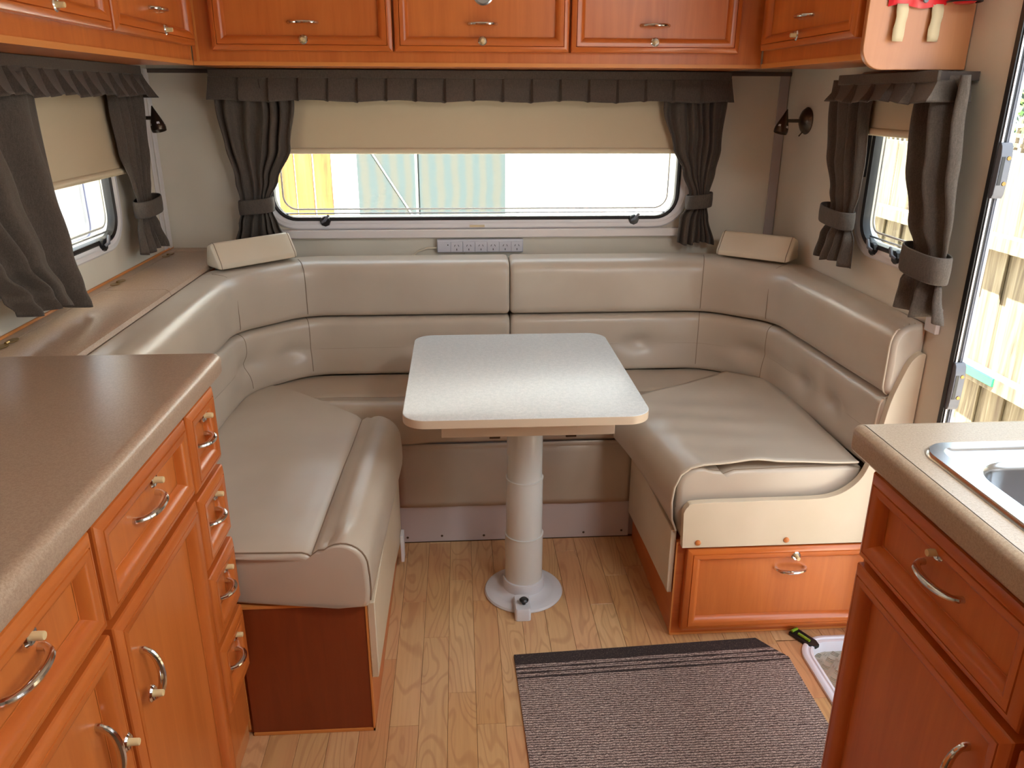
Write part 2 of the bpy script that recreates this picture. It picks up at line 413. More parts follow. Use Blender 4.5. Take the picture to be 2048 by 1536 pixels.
# ------------------------------------------------------------------ windows
def make_window(name, rect, r, fn, latches, tint=1):
    """fn(a, z, d): d positive = outwards"""
    w_ = thing(name, fn((rect[0] + rect[2]) / 2, rect[1], 0), kind='structure')
    b = B(); ring(b, (rect[0] - .048, rect[1] - .04, rect[2] + .048, rect[3] + .04), r + .045, [(0, 0), (.001, -.008), (.006, -.012), (.018, -.012), (.022, -.009), (.034, -.008), (.036, .0), (.038, .03)], fn); b.make('surround', white_pl, w_)
    b = B(); ring(b, (rect[0] - .012, rect[1] - .012, rect[2] + .012, rect[3] + .012), r + .01, [(0, -.004), (.001, -.010), (.006, -.013), (.012, -.008), (.013, 0), (.013, .012)], fn); b.make('rubber_seal', rubber, w_)
    b = B(); ring(b, (rect[0] - .0, rect[1] - .0, rect[2] + .0, rect[3] + .0), r, [(0, .008), (.0, .012)], fn, cap=True); b.loops([[fn(p[0], p[1], .008) for p in rrect(*rect, r)]], True, False); b.make('pane', glass, w_)
    b = B(); ring(b, rect, r, [(.022, .0078), (.023, .006), (.027, .006), (.028, .0078)], fn); b.make('pane_rib', flat('acrylic_rib', srgb(225, 228, 224), .2), w_)
    b = B(); b.tube([fn(rect[0] + .03, rect[1] + .012, .004), fn(rect[2] - .03, rect[1] + .012, .004)], .0025, 6); b.make('stay_rail', alu, w_)
    for a in latches:
        b = B(); c0 = fn(a, rect[1] - .012, -.012); o0 = Vector(fn(a, rect[1] - .012, 0)); ax = (Vector(c0) - o0).normalized()
        b.lathe(o0 + ax * .008, ax, [(.0, 0), (.017, 0), (.018, .004), (.016, .010), (0, .011)], 8)
        lt = b.make('latch', black_pl, w_)
        p = [Vector(fn(a - .010, rect[1] - .014, -.020)), Vector(fn(a, rect[1] - .008, -.026)), Vector(fn(a + .014, rect[1] + .010, -.024))]
        B().tube(p, [.004, .005, .004], 8).make('latch_lever', grey_pl, lt)
    return w_
make_window('window_1', GB, .07, fB, (-.445, .595))
make_window('window_2', GL, .06, fL, (2.16,))
make_window('window_3', GR, .06, fR, (1.98, 1.865))
B().box((WR - .004, 2.085, 1.155), (WR - .014, 2.118, 1.30)).make('blind_guide', flat('dark_grey_guide', srgb(62, 64, 72), .5), bpy.data.objects['window_3'], bevel=.002)
B().box((.035, WB - .016, .938), (.085, WB - .012, .945)).make('sticker', tape_mat, bpy.data.objects['window_1'], smooth=0)

# entry door frame
df = thing('door_1', (1.1, 1.59, 0), kind='structure')
for nm, x0, x1, y0, mt in (('black_gasket', 1.0865, 1.0900, 1.584, rubber), ('silver_strip', 1.0915, 1.0965, 1.582, alu), ('door_seal', 1.0965, 1.1045, 1.588, rubber), ('grey_lip', 1.1045, 1.1085, 1.586, grey_pl), ('outer_frame', 1.1085, 1.1150, 1.584, flat('frame_pale_blue', srgb(196, 204, 220), .35))):
    B().box((x0, y0, -.02), (x1, 1.5978, 1.775)).make(nm, mt, df, bevel=.001)
for zc in (1.215, .748):
    b = B(); prof = [(0, -.055), (.018, -.055), (.026, -.047), (.030, -.02), (.030, .03), (.024, .048), (.014, .055), (0, .055)]
    b.loops([[(1.089 + .0, 1.585 - p[0] * .5, zc + p[1]) for p in prof], [(1.089 + .024, 1.585 - p[0] * .5, zc + p[1]) for p in prof]])
    pl = b.make('strike_plate', grey_pl, df, bevel=.001)
    B().box((1.0915, 1.5690, zc - .028), (1.0985, 1.5700, zc + .028)).make('slot', black_pl, pl, smooth=0)
    for dz in (-.025, .025): B().lathe((1.106, 1.5705, zc + dz), (0, -1, 0), [(0, 0), (.0045, 0), (.004, .002), (0, .002)], 12).make('screw', brass, pl)

# ------------------------------------------------------------------ cabinet doors
PROF = [(0, -.001), (0, .019), (.0015, .0215), (.012, .0265), (.0138, .0265), (.0146, .0235), (.0160, .0270), (.025, .0265), (.031, .0235), (.036, .0175), (.0385, .0105), (.040, .010)]
def handle(b, c, along, out, L=.078, h=.026):
    c = Vector(c); al = Vector(along); ou = Vector(out); pts = []; rad = []
    for i in range(17):
        t = i / 16; a = PI * t
        pts.append(c - al * math.cos(a) * L / 2 + ou * (math.sin(a) ** .75) * h); rad.append(.0034 + .0016 * math.sin(a) + (.0012 if t < .08 or t > .92 else 0))
    b.tube(pts, rad, 10, 1.25, upv=ou)
def leaf(name, fn, a0, a1, z0, z1, parent, haxis, rail, hpos=None, hdir='h', lock=None, hL=.078):
    """raised-frame door or drawer front. fn(a, z, d): d positive = into the room"""
    b = B(); loops = [[fn(a0 + t, z0 + t, h), fn(a1 - t, z0 + t, h), fn(a1 - t, z1 - t, h), fn(a0 + t, z1 - t, h)] for t, h in PROF]
    b.loops(loops, True, False, mif=lambda i, j: 0 if j in (0, 2) else 1)
    d_ = b.make(name, [rail, cherry_z], parent, smooth=30)
    t = .0398
    b = B(); b.loops([[fn(a0 + t, z0 + t, h), fn(a1 - t, z0 + t, h), fn(a1 - t, z1 - t, h), fn(a0 + t, z1 - t, h)] for h in (.002, .0095)]); b.make('centre_panel', cherry_v, d_, smooth=0)
    O = Vector(fn(0, 0, 0)); out = (Vector(fn(0, 0, 1)) - O); aa = (Vector(fn(1, 0, 0)) - O); zz = Vector((0, 0, 1))
    if hpos:
        b = B(); handle(b, fn(hpos[0], hpos[1], .008), aa if hdir == 'h' else zz, out, hL); b.make('handle', chrome, d_, label='chrome bow handle')
    if lock:
        p = Vector(fn(lock[0], lock[1], .0245 if len(lock) < 3 else lock[2]))
        lk = B().lathe(p, out, [(0, 0), (.0125, 0), (.0125, .002), (.010, .0045), (.0065, .003), (0, .003)], 24).make('lock_ring', chrome, d_)
        B().lathe(p + out * .003, out, [(0, 0), (.0052, 0), (.0052, .013), (.0045, .0145), (0, .0145)], 16).make('push_button', cream_btn, d_, label='cream push button')
    return d_

# left kitchen cabinet: face looks +x
XL = -.487
fcl = lambda a, z, d: (XL + d, a, z)
kl = thing('kitchen_cabinet', (-.70, .7, 0), 'cherry wood kitchen cabinet at left with a column of four small drawers', 'cabinet')
b = B(); b.box((WL + .002, -.6, .05), (XL, 1.418, .853)); b.make('carcass', cherry_v, kl, bevel=.001, seg=1)
B().box((WL + .03, -.6, .001), (XL - .004, 1.414, .048)).make('plinth', wood_mat('plinth_wood', srgb(190, 120, 70), srgb(206, 138, 84), 'y', .4), kl, smooth=0)
B().box((XL - .006, 1.4185, .02), (XL + .0005, 1.4205, .853)).make('edge_strip', edge_wood, kl, smooth=0)
for z0, z1 in ((.700, .846), (.544, .686), (.384, .526), (.214, .366)):
    leaf('drawer', fcl, 1.252, 1.402, z0, z1, kl, 'y', cherry_y, (1.334, (z0 + z1) / 2 - .005), 'h', (1.352, z1 - .038, .016), .062)
cols = [(.893, 1.243), (.528, .882), (.165, .518)]
for i, (a0, a1) in enumerate(cols):
    m = (a0 + a1) / 2
    leaf('drawer', fcl, a0, a1, .706, .846, kl, 'y', cherry_y, (m + .006, .776), 'h', (m + .02, .812, .020), .088)
    leaf('door', fcl, a0, a1, .06, .692, kl, 'y', cherry_y, (a0 + .085 if i == 0 else a1 - .055, .548), 'v', (a0 + .062 if i == 0 else a1 - .02, .532), .088)
def worktop(name, poly, z1, th, mat, label, nose=.016):
    c = (sum(p[0] for p in poly) / len(poly), sum(p[1] for p in poly) / len(poly))
    def inset(t):
        out = []; n = len(poly)
        for i in range(n):
            p0, p1, p2 = Vector(poly[i - 1]), Vector(poly[i]), Vector(poly[(i + 1) % n])
            e1 = (p1 - p0).normalized(); e2 = (p2 - p1).normalized(); n1 = Vector((-e1.y, e1.x)); n2 = Vector((-e2.y, e2.x))
            q = (n1 + n2); q = q / max(q.length_squared, 1e-9) * 2
            out.append(p1 + q * t)
        return out
    b = B(); prof = []
    for i in range(7):
        a = PI / 2 * i / 6; prof.append((nose * (1 - math.cos(a * 1)), z1 - nose + nose * math.sin(a)))
    prof = [(.008, z1 - th), (.002, z1 - th + .003), (0, z1 - th + .008)] + [(nose - nose * math.cos(PI / 2 * i / 6), z1 - nose + nose * math.sin(PI / 2 * i / 6)) for i in range(7)]
    b.loops([[(p[0], p[1], z) for p in inset(t)] for t, z in prof])
    return b.make(name, mat)
def round_poly(pts, radii, n=6):
    out = []; m = len(pts)
    for i in range(m):
        p0, p1, p2 = Vector(pts[i - 1]), Vector(pts[i]), Vector(pts[(i + 1) % m]); r = radii[i]
        if r <= 0: out.append(tuple(p1)); continue
        a = (p0 - p1).normalized(); c = (p2 - p1).normalized(); ang = a.angle(c); d = r / math.tan(ang / 2)
        s0 = p1 + a * d; s1 = p1 + c * d
        for k in range(n + 1):
            t = k / n; q = s0 * (1 - t) ** 2 + p1 * 2 * t * (1 - t) + s1 * t * t; out.append(tuple(q))
    return out
wt = worktop('worktop', round_poly([(WL + .002, -.6), (-.452, -.6), (-.452, 1.447), (WL + .002, 1.447)], [0, 0, .018, 0]), .90, .042, worktop_mat, '')
meta(wt, 'speckled brown worktop with rounded nose on the left kitchen cabinet', 'worktop')
XR = .636
fcr = lambda a, z, d: (XR - d, a, z)
kr = thing('kitchen_cabinet', (.86, .5, 0), 'dark shaded cherry cabinet under the sink at right', 'cabinet')
B().box((XR, -.4, .05), (WR - .002, .99, .70)).box((XR, -.4, .70), (XR + .015, .99, .838)).box((XR, .975, .70), (WR - .002, .99, .838)).box((XR, .99, .05), (WR - .12, 1.045, .838)).make('carcass', cherry_v, kr, bevel=.001, seg=1)
B().box((XR + .01, -.4, .001), (WR - .12, 1.04, .048)).make('plinth', cherry_v, kr, smooth=0)
for a0, a1 in ((.655, 1.025), (.275, .645)):
    m = (a0 + a1) / 2
    leaf('drawer', fcr, a0, a1, .682, .826, kr, 'y', cherry_y, (m + .003, .758), 'h', (m + .006, .798, .020), .088)
    leaf('door', fcr, a0, a1, .06, .668, kr, 'y', cherry_y, (a0 + .075, .545), 'v', (a0 + .02, .56), .088)
# right worktop has a cut-out for the bowl: built as a frame around it
z1 = .885
SK = (.642, -.05, 1.05, .986); BW = (.680, .42, 1.005, .926)
b = B(); poly = round_poly([(.598, -.4), (WR - .002, -.4), (WR - .002, 1.078), (.598, 1.078)], [0, 0, 0, .012])
def inset_poly(poly, t):
    out = []; n = len(poly)
    for i in range(n):
        p0, p1, p2 = Vector(poly[i - 1]), Vector(poly[i]), Vector(poly[(i + 1) % n])
        e1 = (p1 - p0).normalized(); e2 = (p2 - p1).normalized(); q = Vector((-e1.y, e1.x)) + Vector((-e2.y, e2.x)); q = q / q.length_squared * 2
        out.append(p1 + q * t)
    return out
ns = .014; prof = [(.004, z1 - .045), (0, z1 - .040)] + [(ns - ns * math.cos(PI / 2 * i / 6), z1 - ns + ns * math.sin(PI / 2 * i / 6)) for i in range(7)]
b.loops([[(p[0], p[1], z) for p in inset_poly(poly, t)] for t, z in prof], False, False)
me_loops = inset_poly(poly, ns)
bmm = bmesh.new()
vo = [bmm.verts.new((p[0], p[1], z1)) for p in me_loops]; vi = [bmm.verts.new((p[0], p[1], z1)) for p in rrect(BW[0] - .012, BW[1] - .012, BW[2] + .012, BW[3] + .012, .05)]
ed = [bmm.edges.new((L[i], L[(i + 1) % len(L)])) for L in (vo, vi) for i in range(len(L))]
bmesh.ops.triangle_fill(bmm, use_beauty=True, edges=ed)
bmm.verts.index_update(); b.add([v_.co.copy() for v_ in bmm.verts], [tuple(v_.index for v_ in f.verts) for f in bmm.faces]); bmm.free()
wr = b.make('worktop', worktop_grey); meta(wr, 'speckled taupe worktop around the steel sink at right', 'worktop')
sk = thing('sink', (.85, .45, .886), 'stainless steel inset sink with a rounded bowl in the right worktop', 'sink')
b = B(); L0 = [(t, h) for t, h in ((0, .0005), (.001, .004), (.004, .0065), (.022, .007), (.026, .003), (.030, .0015))]
b.loops([[(p[0], p[1], z1 + h) for p in rrect(*SK, .045, t)] for t, h in L0], False, False)
bmm = bmesh.new()
vo = [bmm.verts.new((p[0], p[1], z1 + .0015)) for p in rrect(*SK, .045, .030)]; vi = [bmm.verts.new((p[0], p[1], z1 + .0015)) for p in rrect(*BW, .06)]
ed = [bmm.edges.new((L[i], L[(i + 1) % len(L)])) for L in (vo, vi) for i in range(len(L))]
bmesh.ops.triangle_fill(bmm, use_beauty=True, edges=ed); bmm.verts.index_update()
b.add([v_.co.copy() for v_ in bmm.verts], [tuple(v_.index for v_ in f.verts) for f in bmm.faces]); bmm.free()
b.make('drainer_rim', steel, sk)
b = B(); ring(b, BW, .06, [(0, z1 + .0015), (.003, z1 - .001), (.006, z1 - .01), (.010, z1 - .11), (.02, z1 - .135), (.05, z1 - .145)], fZ, cap=True); b.make('bowl', steel, sk)
B().lathe(((BW[0] + BW[2]) / 2, (BW[1] + BW[3]) / 2, z1 - .1455), (0, 0, 1), [(0, 0), (.03, 0), (.03, .003), (.022, .004), (.018, .0015), (0, .0015)], 24).make('drain', chrome, sk)

# ------------------------------------------------------------------ overhead cabinets
ZB = 1.431
oc = thing('overhead_cabinet', (.07, 2.5, ZB), 'cherry overhead cabinet with three lift-up doors above the back window', 'cabinet')
YO = 2.390
fob = lambda a, z, d: (a, YO - d, z)
B().box((-.7215, YO, ZB), (.875, WB - .002, ZC - .002)).make('carcass', cherry_v, oc, smooth=0)
B().box((-.7215, YO - .003, ZB), (.875, YO, ZB + .010)).make('edge_strip', edge_wood, oc, smooth=0)
B().box((-.712, YO - .0015, ZB + .010), (-.705, YO, ZC - .005)).make('edge_strip', edge_wood, oc, smooth=0)
for a0, a1, hx in ((-.662, -.174, -.415), (-.168, .315, .074), (.321, .800, .558)):
    leaf('door', fob, a0, a1, 1.469, 1.93, oc, 'x', cherry_x, (hx, 1.541), 'h', (hx, 1.497), .075)
B().lathe((.077, YO - .008, 1.615), (0, -1, 0), [(0, 0), (.028, 0), (.028, .003), (.024, .004), (.022, .002), (0, .002)], 32).make('round_badge', steel, oc)
ol = thing('overhead_cabinet', (-.84, 1.6, ZB), 'cherry overhead cabinet along the left wall above the short curtains', 'cabinet')
fol = lambda a, z, d: (-.7255 + d, a, z)
B().box((WL + .002, .3, ZB), (-.7255, YO - .003, ZC - .002)).make('carcass', cherry_v, ol, smooth=0)
B().box((-.7255, .3, ZB), (-.7225, YO - .004, ZB + .012)).make('edge_strip', edge_wood, ol, smooth=0)
B().box((-.7255, YO - .010, ZB + .012), (-.7235, YO - .004, ZC - .005)).make('edge_strip', edge_wood, ol, smooth=0)
for a0, a1, hy in ((1.832, 2.362, 2.118), (1.284, 1.816, 1.56), (.74, 1.27, 1.0)):
    leaf('door', fol, a0, a1, 1.478, 1.93, ol, 'y', cherry_y, (hy, 1.546), 'h', (hy + .012, 1.502), .075)
orr = thing('overhead_cabinet', (.98, 2.07, ZB), 'cherry overhead cabinet with one door above the right window', 'cabinet')
for_ = lambda a, z, d: (.879 - d, a, z)
B().box((.879, 1.772, ZB), (WR - .002, YO - .004, ZC - .002)).make('carcass', cherry_v, orr, smooth=0)
B().box((.876, 1.772, ZB), (.879, YO - .004, ZB + .012)).make('edge_strip', edge_wood, orr, smooth=0)
leaf('door', for_, 1.794, 2.352, 1.476, 1.93, orr, 'y', cherry_y, (2.085, 1.543), 'h', (2.10, 1.500), .075)
# end panel (rounded lower corner), faces the camera
b = B(); pts = [(.862, ZC - .003)] + [(.862 + .045 - .045 * math.cos(PI / 2 * i / 8), 1.410 + .045 - .045 * math.sin(PI / 2 * i / 8)) for i in range(9)] + [(WR - .002, 1.410), (WR - .002, ZC - .003)]
b.loops([[(a, 1.7705 - k_ - (a - .862) * 0 - smoothstep((a - 1.03) / .07) * .012, z) for a, z in pts] for k_ in (0, .014)])
ep = b.make('end_panel', panel_wood, bevel=.0015); meta(ep, 'pale orange laminate end panel with a rounded corner, beside the entry door', 'panel')

# red fire blanket pouch and extinguisher
fp = thing('fire_blanket', (.97, 1.745, 1.53), 'red fire blanket pouch with two cream pull tapes hanging on the end panel', 'fire blanket')
b = B(); NU, NV = 14, 10
def pouch(u, v): 
    a = .900 + .134 * u; z = 1.532 + .24 * v + .004 * math.sin(u * 9)
    d = 1.756 - .026 * (math.sin(PI * min(max(u, .02), .98)) ** .4) * (math.sin(PI * min(max(v * .9 + .05, .02), .98)) ** .35) - .004 * noise.noise(Vector((u * 5, v * 5, 0)))
    return (a, d, z)
b.loops([[pouch(i / NU, j / NV) for i in range(NU + 1)] for j in range(NV + 1)], False, False, closed=False)
b.loops([[(pouch(i / NU, j / NV)[0], 1.7560, pouch(i / NU, j / NV)[2]) for i in range(NU + 1)] for j in range(NV + 1)], False, False, closed=False)
b.make('pouch', red_cloth, fp, smooth=60)
for x0 in (.915, .991):
    b = B(); b.loops([[(x0 + .0012 * math.sin(j * .9) + lerp(0, .024, i), 1.742 + .002 * math.sin(j * 1.9 + i * 2), 1.537 - .072 * j / 6) for i in (0, .5, 1)] for j in range(7)], False, False, closed=False); b.make('pull_tape', tape_mat, fp, solid=.0015)
B().lathe((.968, 1.731, 1.543), (0, -1, 0), [(0, 0), (.006, 0), (.005, .003), (0, .003)], 16).make('press_stud', grey_pl, fp)
fe = thing('fire_extinguisher', (1.062, 1.70, 1.535), 'small red extinguisher in a black wire bracket, next to the entry door frame', 'fire extinguisher')
b = B(); b.lathe((1.045, 1.7205, 1.536), (0, 0, 1), [(0, 0), (.018, 0), (.028, .008), (.030, .02), (.030, .25), (.02, .28), (.012, .30), (0, .30)], 28); b.make('cylinder', red_cloth, fe)
for zz in (1.540, 1.60):
    b = B(); b.tube([(1.045 + .0325 * math.cos(a), 1.7205 + .0325 * math.sin(a), zz) for a in [PI * .9 + k_ * PI * 1.2 / 14 for k_ in range(15)]], .0022, 6); b.make('wire_bracket', black_pl, fe)

# ------------------------------------------------------------------ side ledge on the left
sh = thing('side_ledge', (-.86, 2.0, .84), 'long speckled brown ledge under the left window, behind the headrest', 'ledge')
def ledge(y0, y1):
    b = B(); pr = [(WL + .034, .846), (-.772, .846), (-.764, .849), (-.760, .858), (-.763, .868), (-.772, .874), (WL + .034, .874)]
    b.loops([[(p[0], y, p[1]) for p in pr] for y in (y0, y1)]); return b
ledge(1.456, 2.0735).make('lid', worktop_mat, sh); ledge(2.0755, 2.62).make('lid', worktop_mat, sh)
B().box((WL + .002, 1.456, .846), (WL + .0325, WB - .004, .8745)).box((WL + .0325, 2.6215, .846), (-.66, WB - .004, .8745)).make('fixed_strip', worktop_mat, sh, bevel=.001)
for hy in (1.60, 2.16, 2.555):
    b = B()
    for sgn in (-1, 1):
        b.loops([[(WL + .033 + .018 * math.cos(a) * 1.0 * .6, hy + sgn * .020 + .018 * math.sin(a), .8752 + k_) for a in [2 * PI * q / 16 for q in range(16)]] for k_ in (0, .0012)])
    b.tube([(WL + .033, hy - .006, .877), (WL + .033, hy + .006, .877)], .003, 8)
    b.make('flush_hinge', brass, sh)
B().box((WL + .05, 1.46, .05), (-.80, 2.6, .845)).make('ledge_cupboard', cherry_v, sh, smooth=0)

# ------------------------------------------------------------------ upholstery
def path_round(pts, r, step=.02, seams=None):
    """polyline with rounded corners, resampled"""
    out = []
    P = [Vector(p) for p in pts]
    res = [P[0]]
    for i in range(1, len(P) - 1):
        a = (P[i - 1] - P[i]).normalized(); c = (P[i + 1] - P[i]).normalized()
        s0 = P[i] + a * r; s1 = P[i] + c * r
        for k_ in range(9):
            t = k_ / 8; res.append(s0 * (1 - t) ** 2 + P[i] * 2 * t * (1 - t) + s1 * t * t)
    res.append(P[-1])
    fin = [res[0]]
    for p, q in zip(res, res[1:]):
        L = (q - p).length; n = max(1, int(round(L / step)))
        for k_ in range(1, n + 1): fin.append(p.lerp(q, k_ / n))
    return fin
def rprof(pts, rs, n=6): return round_poly(pts, rs, n)
def sweep(path, prof, side, disp=None, endr=.014):
    """path in plan, prof (d, z) closed with d away from the room; side +1: outside is left of travel"""
    n = len(path); S = [0]
    for i in range(1, n): S.append(S[-1] + (path[i] - path[i - 1]).length)
    c = (sum(p[0] for p in prof) / len(prof), sum(p[1] for p in prof) / len(prof))
    st = []
    for i in range(n):
        t0 = (path[i] - path[max(i - 1, 0)]) if i else (path[1] - path[0]); t1 = (path[min(i + 1, n - 1)] - path[i]) if i < n - 1 else t0
        t0 = t0.normalized(); t1 = t1.normalized(); t = (t0 + t1).normalized(); nn = Vector((-t.y, t.x)) * side
        k_ = 1 / max(.6, math.sqrt(max((1 + t0.dot(t1)) / 2, .2))); st.append((path[i], nn * k_, S[i], t, 0.0))
    def end(i, sg):
        p, nn, s, t, _ = st[i]; e = []
        for q in (.3, .65, .9, 1.0):
            ang = q * PI / 2; e.append((p + t * sg * (math.sin(ang) * endr), nn, s, t, endr * (1 - math.cos(ang))))
        return e
    full = list(reversed(end(0, -1))) + st + end(n - 1, 1)
    loops = []
    for p, nn, s, t, ins in full:
        L = []
        for (d_, z) in prof:
            if ins:
                vx, vz = c[0] - d_, c[1] - z; l_ = math.hypot(vx, vz); d2, z2 = d_ + vx / l_ * ins, z + vz / l_ * ins
            else: d2, z2 = d_, z
            if disp: d2 += disp(s, d_, z)
            q = p + nn * d2; L.append((min(max(q.x, -.757), WR - .004), q.y, z2))
        loops.append(L)
    b = B(); b.loops(loops); b.st = st; b.S = S
    return b
def seam_line(b_src, idxs, prof, side, parent, mat, frm, to, rad=.0011, disp=None):
    for i in idxs:
        p, nn, s, t, _ = b_src.st[i]
        pts = [(p.x + nn.x * (d_ - .0002 + (disp(s, d_, z) if disp else 0)), p.y + nn.y * (d_ - .0002 + (disp(s, d_, z) if disp else 0)), z) for d_, z in prof[frm:to]]
        B().tube(pts, rad, 6).make('stitched_seam', mat, parent)
def dimp(spots, zc, w=.035, amp=.022):
    def f(s, d_, z):
        if d_ > .04: return 0
        r = .0
        for q in spots: r += amp * math.exp(-((s - q) ** 2 / (w * 1.5) ** 2 + (z - zc) ** 2 / (w * .8) ** 2))
        r += .004 * math.exp(-((z - zc) / .006) ** 2)
        return r + .0025 * noise.noise(Vector((s * 9, z * 14, .3)))
    return f
upper = rprof([(.0, .677), (.0, .853), (.125, .858), (.125, .677)], [.028, .055, .02, .01], 7)
lower = rprof([(.0, .482), (.010, .673), (.110, .673), (.110, .482)], [.02, .03, .01, .01], 9)
# denser lower front face for dimples
def densify(prof, m=.012):
    out = []
    for i in range(len(prof)):
        p, q = prof[i], prof[(i + 1) % len(prof)]; L = math.hypot(q[0] - p[0], q[1] - p[1]); n = max(1, int(L / m))
        for k_ in range(n): out.append((lerp(p[0], q[0], k_ / n), lerp(p[1], q[1], k_ / n)))
    return out
lower = densify(lower); upper = densify(upper, .02)
def nearest(path, pt): return min(range(len(path)), key=lambda i: (path[i] - Vector(pt)).length)
def backrest(pu, pl, bends_u, bends_l, side, label, spots, loc):
    t = thing('backrest_cushion', loc, label, 'cushion')
    P = path_round(pu, .07); b = sweep(P, upper, side, lambda s, d_, z: .003 * noise.noise(Vector((s * 5, z * 9, 1))) if d_ < .06 else 0)
    uo = b.make('upper_bolster', vinyl_mat, t, smooth=50)
    zs = [z for _, z in upper]; fr_ = [i for i, (d_, z) in enumerate(upper) if d_ < .11 ]
    ring_ = [i for i in range(len(upper)) if upper[i][0] < .10]
    ring_ = [upper[i] for i in ring_]
    ring_ = sorted(ring_, key=lambda q: (q[1] - .76) * 1 if q[0] < .05 else 1 + q[0])
    for pt in bends_u:
        i = nearest(P, pt); p, nn, s, tt, _ = b.st[i]
        B().tube([(p.x + nn.x * d_, p.y + nn.y * d_, z) for d_, z in ring_ if z > .69], .0011, 6).make('stitched_seam', seam_mat, uo)
    P2 = path_round(pl, .07, .014); dp = dimp(spots, .575)
    b2 = sweep(P2, lower, side, dp); lo = b2.make('lower_pad', vinyl_mat, t, smooth=50)
    r2 = sorted([q for q in lower if q[0] < .06], key=lambda q: q[1] if q[0] < .03 or q[1] < .6 else 1 + q[0])
    for pt in bends_l:
        i = nearest(P2, pt); p, nn, s, tt, _ = b2.st[i]
        B().tube([(p.x + nn.x * (d_ + dp(s, d_, z)), p.y + nn.y * (d_ + dp(s, d_, z)), z) for d_, z in r2 if .50 < z], .0011, 6).make('stitched_seam', seam_mat, lo)
    B().tube([(p.x + nn.x * (.004 + dp(s, 0, .575) - .001), p.y + nn.y * (.004 + dp(s, 0, .575) - .001), .575) for p, nn, s, tt, _ in b2.st], .0009, 5).make('stitched_seam', seam_mat, lo)
    return t, b, b2
UL = [(-.672, 1.46), (-.672, 2.32), (-.497, 2.502), (.146, 2.502)]
LLp = [(-.694, 1.46), (-.656, 2.325), (-.492, 2.485), (.146, 2.485)]
backrest(UL, LLp, [(-.672, 2.32), (-.497, 2.50)], [(-.49, 2.485), (-.656, 2.32)], 1, 'beige vinyl L-shaped backrest on the left half of the dinette, under the power strip', [.86, 1.02, 1.46, 1.62 + .1], (-.3, 2.56, .49))
UR = [(.176, 2.502), (.815, 2.502), (.985, 2.350), (1.012, 1.715)]
LRp = [(.176, 2.485), (.810, 2.485), (.972, 2.340), (1.004, 1.715)]
tR, bu, bl = backrest(UR, LRp, [(.80, 2.50), (.985, 2.36)], [(.80, 2.485), (.972, 2.35)], 1, 'beige vinyl L-shaped backrest on the right half of the dinette, ending by the entry door', [.42, .78, 1.08, 1.25], (.6, 2.56, .49))
# pale piping round the right cushion ends
for (bb, prof, nm) in ((bu, upper, 'upper_bolster'), (bl, lower, 'lower_pad')):
    p, nn, s, t, _ = bb.st[-1]
    sel = sorted([q for q in prof if q[0] < .09 and (q[0] < .06 or q[1] > .6)], key=lambda q: q[1] if q[0] < .02 else 1 + q[0])
    par = [c_ for c_ in tR.children if c_.name.startswith(nm)][0]
    B().tube([(p.x + nn.x * d_, p.y + nn.y * d_ - .001, z) for d_, z in sel], .0026, 8).make('piping', piping_mat, par)
p, nn, s, t, _ = bu.st[0]
tb = thing
